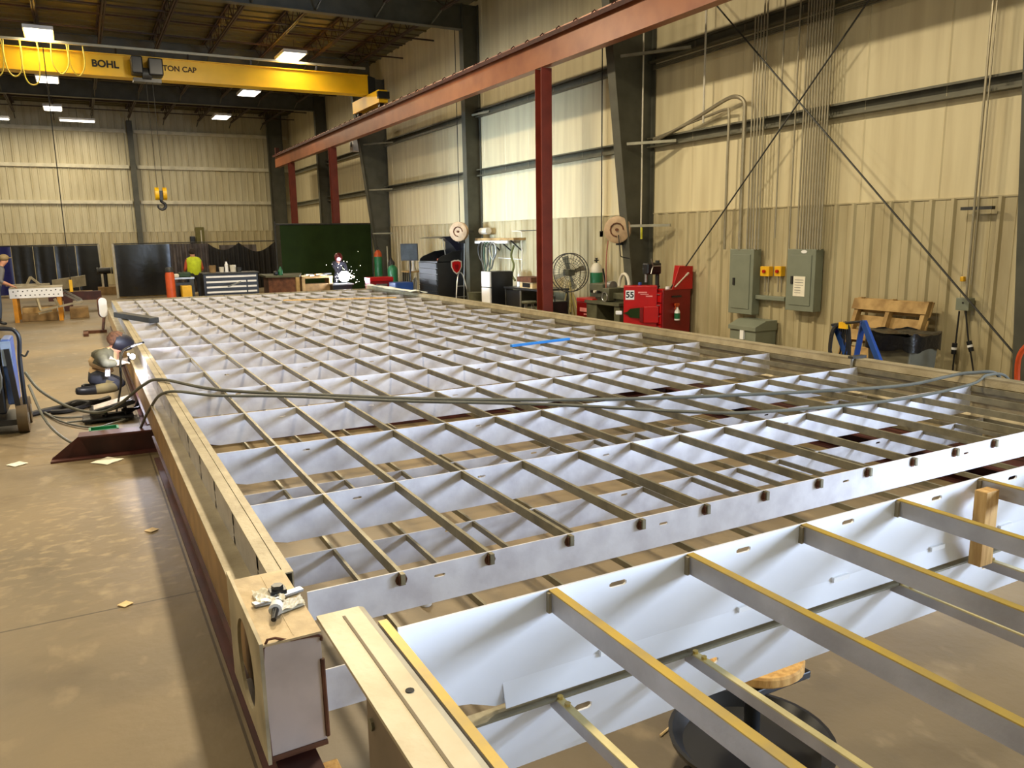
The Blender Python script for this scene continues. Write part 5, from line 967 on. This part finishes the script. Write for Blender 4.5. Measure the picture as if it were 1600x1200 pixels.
a = ay(305, 355, WY-.2); b = ay(321, 386, WY-.2); mb = MB(); mb.bx((a.x, WY-.22, b.z), (b.x, WY-.08, a.z)); t = thing('wall_cabinet', 'olive wall cabinet on the back wall above the person in the yellow vest', 'cabinet', ((a.x+b.x)/2, WY-.15, b.z)); part('body', mb, olive, t, bevel=.02); mb = MB(); mb.bx((a.x+.22, WY-.235, b.z+.15), (a.x+.27, WY-.22, a.z-.15)); part('label', mb, offwhite, t)
q = ay(301, 376, WY-.2); mb = MB(); mb.bx((q.x-.12, WY-.3, q.z-.22), (q.x+.12, WY-.08, q.z+.22)); solo('wall_box', mb, blackp, 'dark box on the back wall left of the olive cabinet', 'box', bevel=.03)
q = ay(614, 205, 28.0); q = ax(555, 226, 9.5); t = thing('white_wall_unit', 'small white box lamp under the red runway, left of the dark tapered column', 'lamp', q); mb = MB(); mb.bx(q+V((-.15, -.2, -.25)), q+V((.5, .2, .25))); part('box', mb, white, t, bevel=.02); mb = MB(); mb.cyl(q+V((-.16, 0, 0)), q+V((-.15, 0, 0)), .1, n=16); part('lens', mb, darkgrey, t)
# ---- left floor: perforated table on orange legs
a = ay(13, 450, 23.8); b = ay(97, 448, 23.8); t = thing('steel_table', 'welding table with a white perforated front on orange legs, at left', 'table', ((a.x+b.x)/2, 24.3, 0))
mb = MB(); mb.bx((a.x, 23.82, .83), (b.x, 24.9, .88)); part('top', mb, alum_rail, t)
ss = [(a.x+.09+k*.105, .805 if k % 2 else .79, .035, .03) for k in range(int((b.x-a.x)/.105))]
mb = MB(); mb.slots(FY(23.8), a.x, b.x, .74, .86, .012, ss); mb.slots(FY(23.8), a.x, b.x, .62, .74, .012, [(u+.05, .69, w, h) for u, v, w, h in ss]); part('perforated_apron', mb, white, t)
mb = MB(); mb.bx((a.x, 23.86, .62), (b.x, 23.88, .83)); part('backing', mb, darkgrey, t)
for x in (a.x+.1, b.x-.1):
    for y in (23.86, 24.8):
        mb = MB(); mb.bx((x-.05, y-.05, 0), (x+.05, y+.05, .64)); part('leg', mb, orangeleg, t)
for k, (x0, x1, h0, h1, m_, lb) in enumerate(((a.x+.2, b.x-.18, 0, .2, cardboard, 'lower flat brown crate on the floor under the orange-legged table'), (a.x+.22, b.x-.2, .2, .36, palletm, 'upper brown crate stacked under the orange-legged table'))):
    mb = MB(); mb.bx((x0, 23.98, h0), (x1, 24.7, h1)); solo('crate', mb, m_, lb, 'crate', bevel=.01)
def frame4(name, pts, r, m, label):
    mb = MB()
    for p, q in pts: mb.bar(p, q, r, r)
    return solo(name, mb, m, label, 'frame')
frame4('metal_frame', [((a.x+.0, 24.2, .93), (a.x+.6, 24.2, .93)), ((a.x+.38, 24.3, .93), (a.x+.48, 24.4, 1.13)), ((a.x+.48, 24.4, 1.13), (a.x+.68, 24.3, .93)), ((a.x-.1, 24.5, .93), (a.x+.9, 24.5, .93))], .045, alum_rail, 'pale metal angle frame lying on the perforated table')
frame4('metal_frame', [((a.x+.6, 23.7, .6), (a.x+.65, 23.6, .3)), ((a.x+.65, 23.6, .3), (b.x+.45, 23.75, .48)), ((a.x+.6, 23.65, .22), (a.x+.9, 23.7, .28)), ((b.x-.2, 23.7, .58), (b.x-.12, 23.65, .36))], .05, alum_rail, 'pale metal frame leaning under the perforated table')
frame4('metal_frame', [((b.x+.02, 24.3, .75), (b.x+.4, 24.2, .5)), ((b.x+.02, 24.3, .65), (b.x+.42, 24.2, .42)), ((b.x+.4, 24.2, .5), (b.x+.42, 24.2, .42))], .05, steel, 'pale bars slanting down at the right end of the perforated table')
mb = MB(); mb.bx((b.x+.1, 24.2, 0), (b.x+.55, 24.9, .28)); solo('crate', mb, cardboard, 'brown crate on the floor right of the orange-legged table', 'crate', bevel=.01)
p = ay(82, 446, 27); q = ay(134, 438, 28); mb = MB(); d = (q-p); mb.prism([(-.14, -.16), (.14, -.16), (.14, -.12), (-.09, -.12), (-.09, .12), (.14, .12), (.14, .16), (-.14, .16)], lambda u, v, w: p+d*w+V((0, u*.7, v)), 0, 1); solo('channel_beam', mb, alum_rail, 'pale channel beam raised on a dark stand behind the perforated table', 'beam')
mb = MB(); q = ay(104, 450, 27.1); mb.bx((q.x-.12, 27.0, 0), (q.x+.12, 27.25, q.z-.12)); mb.bx((q.x-.5, 27.05, .3), (q.x+.9, 27.4, .55)); solo('beam_stand', mb, maroon, 'dark stand carrying the raised channel beam', 'stand')
mb = MB(); q = az(122, 460, .1); mb.bx((q.x-.5, q.y, 0), (q.x+.5, q.y+.4, .22)); solo('crate', mb, cardboard, 'low brown crate on the floor before the glossy black screen', 'crate', bevel=.02)
# white work light on a stand at the far left corner of the frame
q = ay(168, 480, 20.2); q.x = .35; t = thing('work_light', 'white rounded panel standing upright at the far left corner of the frame', 'panel', (q.x, 20.2, 0))
h = .22; w = .085; pl = [(w*math.cos(a)+0, (h-w)+w*math.sin(a)) for a in [PI*i/10 for i in range(11)]]+[(w*math.cos(a), -(h-w)+w*math.sin(a)) for a in [PI+PI*i/10 for i in range(11)]]
mb = MB(); mb.prism([(u, v) for u, v in pl], lambda u, v, w_: V((q.x+u, 20.2+w_, q.z+v)), -.05, 0); part('panel', mb, white, t, bevel=.01)
mb = MB(); mb.prism([(u*1.12, v*1.06) for u, v in pl], lambda u, v, w_: V((q.x-.02+u, 20.21+w_, q.z+v)), 0, .05); part('rim', mb, rust, t)
f0 = az(150, 518, 0); f1 = az(133, 526, 0)
mb = MB(); mb.bar((q.x, 20.22, q.z-.2), (q.x-.05, 20.1, .06), .05, .04); part('post', mb, rust, t); mb = MB(); mb.bx((q.x-.42, 19.9, 0), (q.x+.02, 20.05, .06)); mb.bx((q.x-.45, 19.3, 0), (q.x-.35, 20.05, .06)); part('base', mb, rust, t)
# welding cart at the left edge
q = az(22, 676, 0); Yc = q.y; t = thing('welding_cart', 'blue welding machine on a black wheeled cart at the left edge', 'welder', (q.x-.1, Yc+.2, 0))
P = lambda px, py, dy=0: ay(px, py, Yc+dy)
xr = P(33, 600).x; xl = P(8, 600).x; zt_ = P(20, 530).z
mb = MB(); mb.bx((xl, Yc+.02, .3), (xr-.05, Yc+.5, zt_)); part('machine', mb, mat('cart_blue', (66, 96, 160), .35, .1, .1, 3), t, bevel=.02)
mb = MB(); mb.bx((xl, Yc+.0, zt_-.28), (xr-.05, Yc+.02, zt_-.02)); part('control_panel', mb, mat('panel_pale', (150, 170, 200), .3, .2, .1, 6), t); mb = MB(); mb.bx((xl-.35, Yc+.04, .2), (xl-.02, Yc+.5, zt_-.02)); part('wire_feeder', mb, blackp, t, bevel=.02)
mb = MB(); mb.tube(smoothpath([P(-20, 514), P(14, 514), P(24, 518), P(30, 530), P(31, 560), P(37, 610), V((P(41, 640).x, Yc, .3)), V((P(42, 660).x, Yc, .12))], 5), .022, 8); part('handle_frame', mb, blackp, t, True)
mb = MB(); mb.bar(P(10, 545)+V((0, -.02, 0)), V((xl+.1, Yc-.02, .15)), .05, .04); part('strut', mb, blackp, t)
mb = MB(); mb.bx((xl-.4, Yc-.1, .1), (xr+.02, Yc+.55, .16)); part('deck', mb, blackp, t)
for x, y in ((xr-.02, Yc-.02), (xl-.36, Yc-.02), (xr-.02, Yc+.5)):
    mb = MB(); mb.cyl((x-.05, y, .15), (x+.05, y, .15), .15, n=24); w = part('wheel', mb, mat('tyre_brown', (86, 70, 44), .7, 0, .1), t, True); mb = MB(); mb.cyl((x-.056, y, .15), (x+.056, y, .15), .06, n=14); part('hub', mb, steel, w, True)
for k in range(4):
    mb = MB(); mb.tube([(xl-.18+.16*math.cos(a*PI/8)*(.7+.1*k), Yc-.02-.02*k, .62+.26*math.sin(a*PI/8)*(.7+.1*k)) for a in range(16)], .012, 6, True); part('hung_cable', mb, hosegreen, t, True)
mb = MB(); mb.tube(smoothpath([P(32, 552), P(36, 556)+V((.02, -.05, 0)), P(40, 550)+V((.03, -.06, .02))], 5), .01, 6); part('cable_hook', mb, darkgrey, t, True)
# black hoses, stool, green tray by the welder
cable([az(46, 648, .03), az(75, 641, .03), az(100, 636, .04), az(125, 630, .05), az(150, 628, .04), az(170, 622, .03)], .035, black, 'thick black hose bundle running from the cart towards the kneeling welder', 'hose', 'hose')
cable([az(80, 644, .03), az(105, 642, .03), az(128, 636, .03), az(140, 630, .06), az(120, 628, .06), az(100, 634, .07)], .03, black, 'second black hose curled on top of the hose bundle', 'hose', 'hose')
cable([az(62, 640, .02), az(90, 652, .02), az(140, 651, .02), az(180, 652, .02), az(200, 655, .02)], .012, hosegreen, 'grey cable lying on the floor towards the low seat, farther loop')
cable([az(70, 645, .02), az(100, 660, .02), az(145, 668, .02), az(180, 660, .02), az(195, 655, .03), az(150, 656, .02), az(105, 660, .03)], .011, hosegreen, 'grey cable lying on the floor towards the low seat, nearer loop')
s0 = az(176, 656, 0); t = thing('low_seat', 'low black creeper seat with a tilted pad beside the left rail', 'seat', s0)
u0 = ay(146, 637, s0.y-.1); u1 = ay(203, 624, s0.y+.1)
mb = MB(); mb.prism([(-.22, 0), (.22, 0), (.24, .03), (.2, .06), (-.2, .06), (-.24, .03)], lambda u, v, w: (u0+u1)/2+V((u, w, v-.05+.22*u)), -.17, .17); part('pad', mb, blackp, t, bevel=.01, label='worn black seat pad')
mb = MB(); mb.prism([(-.19, .06), (.19, .06), (.19, .064), (-.19, .064)], lambda u, v, w: (u0+u1)/2+V((u, w, v-.048+.22*u)), -.14, .14); part('pad_top', mb, mat('worn_grey', (150, 138, 116), .6, 0, .2, 8), t)
zz = u0.z-.06
for x, y in ((s0.x-.06, s0.y-.08), (s0.x+.14, s0.y-.08), (s0.x-.06, s0.y+.12), (s0.x+.14, s0.y+.12)):
    mb = MB(); mb.cyl((x, y, .05), (x, y, zz+.03), .016, n=8); part('leg', mb, blackp, t, True)
mb = MB(); mb.tube(smoothpath([(s0.x+.1, s0.y-.1, zz), (s0.x+.28, s0.y-.05, zz), (s0.x+.3, s0.y, .2), (s0.x+.2, s0.y, .08), (s0.x-.1, s0.y-.05, .06)], 5), .018, 7); part('frame_hoop', mb, blackp, t, True)
mb = MB(); mb.bx((s0.x-.3, s0.y-.16, .03), (s0.x+.22, s0.y+.18, .06)); part('base', mb, blackp, t, bevel=.01)
for x in (s0.x-.24, s0.x+.16):
    mb = MB(); mb.cyl((x, s0.y-.13, .03), (x, s0.y-.1, .03), .03, n=10); part('caster', mb, darkgrey, t, True)
g0 = az(162, 682, 0); mb = MB(); mb.bx(g0+V((-.13, -.04, 0)), g0+V((.15, .16, .04))); mb.bx(g0+V((-.13, -.04, .04)), g0+V((-.11, .16, .08))); mb.bx(g0+V((.13, -.04, .04)), g0+V((.15, .16, .08))); mb.bx(g0+V((-.13, -.04, .04)), g0+V((.15, -.02, .08))); mb.bx(g0+V((-.13, .14, .04)), g0+V((.15, .16, .08)))
solo('green_tray', mb, mat('tray_green', (28, 120, 74), .4, 0, .1), 'small green tray on the floor beside the low seat', 'tray')
# ------------------------------------------------------------------ people
def figure(name, label, loc, nodes, edges, mats, facing):
    """nodes: name -> (point, radius, material index); grown as one continuous skin"""
    t = thing(name, label, 'person', loc); keys = list(nodes); bm = bmesh.new(); L = bm.verts.layers.skin.verify(); vs = {}
    for k in keys:
        v = bm.verts.new(V(nodes[k][0])-V(loc)); v[L].radius = (nodes[k][1], nodes[k][1]); v[L].use_root = (k == 'pelvis'); vs[k] = v
    for a, b in edges: bm.edges.new((vs[a], vs[b]))
    me = bpy.data.meshes.new('skeleton'); bm.to_mesh(me); bm.free(); o = bpy.data.objects.new('body', me); C.objects.link(o)
    o.modifiers.new('s', 'SKIN').use_smooth_shade = True; ss = o.modifiers.new('d', 'SUBSURF'); ss.levels = 1; ss.render_levels = 1
    m2 = bpy.data.meshes.new_from_object(o.evaluated_get(bpy.context.evaluated_depsgraph_get())); C.objects.unlink(o)
    b = bpy.data.objects.new('body', m2); C.objects.link(b); b.parent = t; OFF[b] = V(loc)
    m2.materials.clear()
    for m in mats: m2.materials.append(m)
    pts = [(V(nodes[k][0])-V(loc), nodes[k][2]) for k in keys]
    segs = [(V(nodes[a][0])-V(loc), V(nodes[c][0])-V(loc), nodes[a][2], nodes[c][2]) for a, c in edges]
    for p in m2.polygons:
        c = p.center; best = (9, 0)
        for a, q, ma, mb_ in segs:
            d = q-a; f = max(0, min(1, (c-a).dot(d)/max(d.length_squared, 1e-9))); dist = (c-(a+d*f)).length
            if dist < best[0]: best = (dist, ma if f < .5 else mb_)
        p.material_index = best[1]; p.use_smooth = True
    return t
def build(name, label, J, R, M_, mats, f, sc=1, curl=.5):
    """J: joint points; f: facing direction"""
    f = V(f).normalized(); s = V((f.y, -f.x, 0)).normalized(); up = V((0, 0, 1)); n = {}; e = []
    def N(k, p, r, m): n[k] = (V(p), r*sc, m)
    pel, chest, neck, head = V(J['pelvis']), V(J['chest']), V(J['neck']), V(J['head'])
    N('pelvis', pel, .14, M_['legs']); N('waist', pel.lerp(chest, .4), .13, M_['torso']); N('chest', chest, .15, M_['torso']); N('collar', chest.lerp(neck, .7), .1, M_['torso']); N('neck', neck, .055, M_['skin'])
    N('jaw', neck.lerp(head, .45)+f*.015, .07, M_['skin']); N('skull', head, .095, M_['head']); N('crown', head+(head-neck).normalized()*.07, .07, M_['head'])
    e += [('pelvis', 'waist'), ('waist', 'chest'), ('chest', 'collar'), ('collar', 'neck'), ('neck', 'jaw'), ('jaw', 'skull'), ('skull', 'crown')]
    for sd in ('l', 'r'):
        sh, el, wr = V(J['shoulder_'+sd]), V(J['elbow_'+sd]), V(J['wrist_'+sd]); d = (wr-el).normalized()
        N('shoulder'+sd, sh, .075, M_['arm']); N('bicep'+sd, sh.lerp(el, .5), .058, M_['arm']); N('elbow'+sd, el, .048, M_['arm']); N('fore'+sd, el.lerp(wr, .5), .043, M_['fore']); N('wrist'+sd, wr, .03, M_['hand']); N('palm'+sd, wr+d*.06, .034, M_['hand'])
        e += [('collar', 'shoulder'+sd), ('shoulder'+sd, 'bicep'+sd), ('bicep'+sd, 'elbow'+sd), ('elbow'+sd, 'fore'+sd), ('fore'+sd, 'wrist'+sd), ('wrist'+sd, 'palm'+sd)]
        w = d.cross(up); w = w.normalized() if w.length > .1 else s
        for i, (off, ln) in enumerate(((-.03, .075), (-.01, .085), (.01, .08), (.03, .062))):
            a = wr+d*.1+w*off; b = a+d*ln*.5-up*ln*.25*curl; c = b+d*ln*.25-up*ln*.45*curl
            for j, (p, r) in enumerate(((a, .0105), (b, .0095), (c, .008))): N(f'f{sd}{i}{j}', p, r, M_['hand'])
            e += [('palm'+sd, f'f{sd}{i}0'), (f'f{sd}{i}0', f'f{sd}{i}1'), (f'f{sd}{i}1', f'f{sd}{i}2')]
        a = wr+d*.035-w*.04; N('t0'+sd, a, .012, M_['hand']); N('t1'+sd, a+d*.04-w*.015-up*.01, .0095, M_['hand']); e += [('palm'+sd, 't0'+sd), ('t0'+sd, 't1'+sd)]
        hp, kn, an = V(J['hip_'+sd]), V(J['knee_'+sd]), V(J['ankle_'+sd]); to = V(J['toe_'+sd])
        N('hip'+sd, hp, .098, M_['legs']); N('thigh'+sd, hp.lerp(kn, .5), .082, M_['legs']); N('knee'+sd, kn, .062, M_['legs']); N('calf'+sd, kn.lerp(an, .4), .06, M_['shin']); N('ankle'+sd, an, .045, M_['boot']); N('toe'+sd, to, .04, M_['boot'])
        e += [('pelvis', 'hip'+sd), ('hip'+sd, 'thigh'+sd), ('thigh'+sd, 'knee'+sd), ('knee'+sd, 'calf'+sd), ('calf'+sd, 'ankle'+sd), ('ankle'+sd, 'toe'+sd)]
    nz = head+f*.095-up*.02; N('nose', nz, .014, M_['skin']); e.append(('skull', 'nose'))
    return figure(name, label, (pel.x, pel.y, 0), n, e, mats, f), f, s
def standing(p, f, h=1.75, lean=0.0):
    f = V(f).normalized(); s = V((f.y, -f.x, 0)); p = V(p); k = h/1.75
    def at(side, fwd, z): z *= k; return p+s*side+f*(fwd+lean*max(0, z-.95))+V((0, 0, z))
    J = {'pelvis': at(0, 0, .95), 'chest': at(0, .0, 1.28), 'neck': at(0, .01, 1.48), 'head': at(0, .03, 1.63)}
    for sd, g in (('l', -1), ('r', 1)):
        J['shoulder_'+sd] = at(g*.19, 0, 1.4); J['elbow_'+sd] = at(g*.27, .03, 1.12); J['wrist_'+sd] = at(g*.24, .26, 1.02)
        J['hip_'+sd] = at(g*.1, 0, .9); J['knee_'+sd] = at(g*.11, .02, .5); J['ankle_'+sd] = at(g*.11, -.02, .09); J['toe_'+sd] = at(g*.12, .14, .05)
    return J
# the person in the yellow vest
q = ay(302, 400, 27.3); mats = [denim, greyshirt, skin, blackp, hairm, mat('red_sleeve', (190, 84, 50), .7, 0, .1)]
t, f, s = build('person', 'person in a bright yellow vest and dark trousers, back turned, before the black curtains', standing((q.x, 27.3, 0), (-.15, 1, 0), 1.74, .12), None, dict(legs=0, torso=1, skin=2, head=2, arm=5, fore=2, hand=2, shin=0, boot=3), mats, (-.15, 1, 0))
mb = MB(); c = V((q.x, 27.3, 0)); lathe = [(.16, .92), (.185, .98), (.19, 1.1), (.205, 1.25), (.215, 1.38), (.17, 1.46), (.09, 1.5)]
mb.lathe(lathe, c+f*.035, 20, M.Diagonal(V((1.12, .82, 1)))); part('vest', mb, hivis, t, True, label='bright yellow vest')
mb = MB(); mb.ball(c+f*.1+V((0, 0, 1.66)), .108, 14, (.95, 1.05, .95)); part('hair', mb, hairm, t, True)
# the person cut by the left edge of the picture
q = ay(-5, 470, 23.2); mats = [mat('blue_jeans', (60, 72, 92), .8, 0, .1), mat('grey_tee', (112, 110, 108), .8, 0, .1), skin, blackp, mat('cap_tan', (150, 130, 90), .7, 0, .1)]
t, f, s = build('person', 'person in grey shirt and jeans cut by the left edge, working at the perforated table', standing((q.x, 23.2, 0), (1, .25, 0), 1.72, .35), None, dict(legs=0, torso=1, skin=2, head=2, arm=1, fore=2, hand=2, shin=0, boot=3), mats, (1, .25, 0))
mb = MB(); h = V((q.x, 23.2, 0))+f*(.03+.35*.68)+V((0, 0, 1.66)); mb.ball(h, .112, 14, (1, 1, .8)); mb.prism([(.08*math.cos(a)+.09, .09*math.sin(a)) for a in [PI*2*i/12 for i in range(12)]], lambda u, v, w: h+f*u+s*v+V((0, 0, w-.01)), 0, .015); part('cap', mb, mats[4], t, True)
# the kneeling welder by the left rail
Yw = 10.9
G = lambda px, py, dy=0: ay(px, py, Yw+dy)
J = {'pelvis': G(151, 590), 'chest': G(160, 564), 'neck': G(177, 547), 'head': G(187, 534)}
J.update(shoulder_r=G(158, 556, -.2), elbow_r=G(163, 569, -.42), wrist_r=G(184, 567, -.3), shoulder_l=G(175, 553, .17), elbow_l=G(186, 570, .22), wrist_l=G(197, 563, .05),
         hip_r=G(152, 594, -.12), hip_l=G(155, 593, .1), knee_r=G(190, 603, -.22), knee_l=G(196, 598, .18), ankle_r=G(134, 611, -.25), ankle_l=G(142, 605, .15), toe_r=G(117, 611, -.28), toe_l=G(126, 606, .12))
for k in ('ankle_r', 'ankle_l', 'toe_r', 'toe_l'): J[k].z = max(.07, J[k].z)
for k in ('knee_r', 'knee_l'): J[k].z = max(.1, J[k].z)
mats = [denim, tanleather, skin, blackp, greyshirt, mat('olive_trouser', (104, 92, 56), .8, 0, .12), mat('glove', (214, 196, 170), .7, 0, .08)]
t, f, s = build('person', 'kneeling welder in tan jacket and dark helmet working on the left rail', J, None, dict(legs=0, torso=1, skin=2, head=3, arm=4, fore=4, hand=6, shin=5, boot=3), mats, (.8, .5, -.3), 1.3)
h = J['head']; mb = MB(); fw = V((.85, .2, -.35)).normalized(); rot = V((0, 0, 1)).rotation_difference(fw).to_matrix()
mb.lathe([(.001, .15), (.06, .15), (.095, .1), (.115, .02), (.12, -.05), (.11, -.08), (.09, -.08), (.1, -.04), (.095, .02)], h, 20, rot); hm = part('helmet', mb, mat('helmet_navy', (20, 20, 32), .5, 0, .1), t, True, label='dark navy welding helmet')
mb = MB(); mb.box(h+fw*.152, (.02, .1, .06), None); part('visor', mb, blackp, hm)
mb = MB(); mb.ball(h-fw*.04+V((0, 0, .03)), .108, 14, (1, 1, .9)); part('bandana', mb, mat('bandana', (96, 62, 38), .8, 0, .3, 40), t, True)
mb = MB(); mb.sheet(lambda u, v: G(164+8*u, 572+16*v, -.3)+V((0, -.015*math.sin(5*u), 0)), 6, 6); mb.sheet(lambda u, v: G(164+8*u, 572+16*v, -.29), 6, 6); part('apron_flap', mb, white, t, True)
ARC1 = ax(207, 557, .425)
mb = MB(); w0 = J['wrist_l']; mb.tube(smoothpath([w0+V((.03, -.02, -.03)), (w0+ARC1)/2+V((0, 0, .05)), ARC1+V((-.04, .0, .03))], 5), .014, 7); tq = thing('welding_torch', 'dark welding torch in the gloved hand of the kneeling welder', 'torch', w0); part('neck', mb, darkgrey, tq, True)
mb = MB(); mb.tube(smoothpath([ax(224, 538, .5)+V((0, 0, .02)), ax(205, 541, .42), ax(191, 550, .3), ax(188, 575, .25), ax(189, 600, .25), V((.2, 10.3, .02))], 6), .012, 7); part('lead', mb, black, tq, True)
solo('welding_arc', MB().ball(ARC1, .03, 12), arcm, 'blinding white welding arc on the left rail in front of the kneeling welder', 'welding arc', smooth=True)
# the welder behind the far arc
q = V((ARC2.x+.12, 25.7, 0)); mats = [denim, mat('navy_jacket', (34, 34, 44), .8, 0, .1), skin, blackp, mat('glove', (214, 196, 170))]
J = standing(q, (-.2, -1, 0), 1.5, .25)
for sd in 'lr': J['wrist_'+sd] = ARC2+V((.12 if sd == 'l' else .28, .25, .02)); J['elbow_'+sd] = J['shoulder_'+sd].lerp(J['wrist_'+sd], .5)+V((.1 if sd == 'l' else -.1, .1, -.1))
t, f, s = build('person', 'dark-clothed welder bent behind the bright arc before the green curtain', J, None, dict(legs=0, torso=1, skin=2, head=3, arm=1, fore=1, hand=4, shin=0, boot=3), mats, (-.2, -1, -.2))
h = J['head']; fw = V((-.2, -.9, -.4)).normalized(); rot = V((0, 0, 1)).rotation_difference(fw).to_matrix(); mb = MB(); mb.lathe([(.001, .15), (.07, .15), (.11, .1), (.13, .02), (.135, -.06), (.12, -.1), (.1, -.1), (.11, -.04), (.105, .02)], h, 20, rot); part('helmet', mb, mat('helmet_red', (90, 20, 26), .35, 0, .2, 14), t, True)
def arc_light(p, e, col):
    ld = bpy.data.lights.new('arc_light', 'POINT'); ld.energy = e; ld.color = col; ld.shadow_soft_size = .05; o = bpy.data.objects.new('arc_light', ld); C.objects.link(o); o.location = p
arc_light(ARC1+V((-.08, -.04, .05)), 45, (.85, .85, 1)); arc_light(ARC2+V((0, -.15, .05)), 120, (.8, .9, 1))
# ------------------------------------------------------------------ daylight and exposure
def area(name, loc, tgt, sx, sy, e, col, spread=180):
    ld = bpy.data.lights.new(name, 'AREA'); ld.shape = 'RECTANGLE'; ld.size = sx; ld.size_y = sy; ld.energy = e; ld.color = col; ld.spread = math.radians(spread)
    o = bpy.data.objects.new(name, ld); C.objects.link(o); o.location = loc; d = V(tgt)-V(loc); o.rotation_euler = d.to_track_quat('-Z', 'Y').to_euler(); return o
area('daylight_right_door', (10.0, -4.6, 3.0), (0, -2.6, 1.6), 5.4, 3.8, 3900, (.62, .76, 1))
area('daylight_side_door', (-15.9, 16.2, 2.3), (10, 18.9, 2.2), 6, 4.4, 190, (.62, .8, 1), 17)
w = bpy.data.worlds.new('world'); bpy.context.scene.world = w; w.use_nodes = True
w.node_tree.nodes['Background'].inputs[0].default_value = (.75, .85, 1, 1); w.node_tree.nodes['Background'].inputs[1].default_value = 1.0
vs_ = bpy.context.scene.view_settings; vs_.view_transform = 'Standard'; vs_.look = 'None'; vs_.gamma = 1; vs_.exposure = -.08
try: vs_.use_curve_mapping = False
except Exception: pass
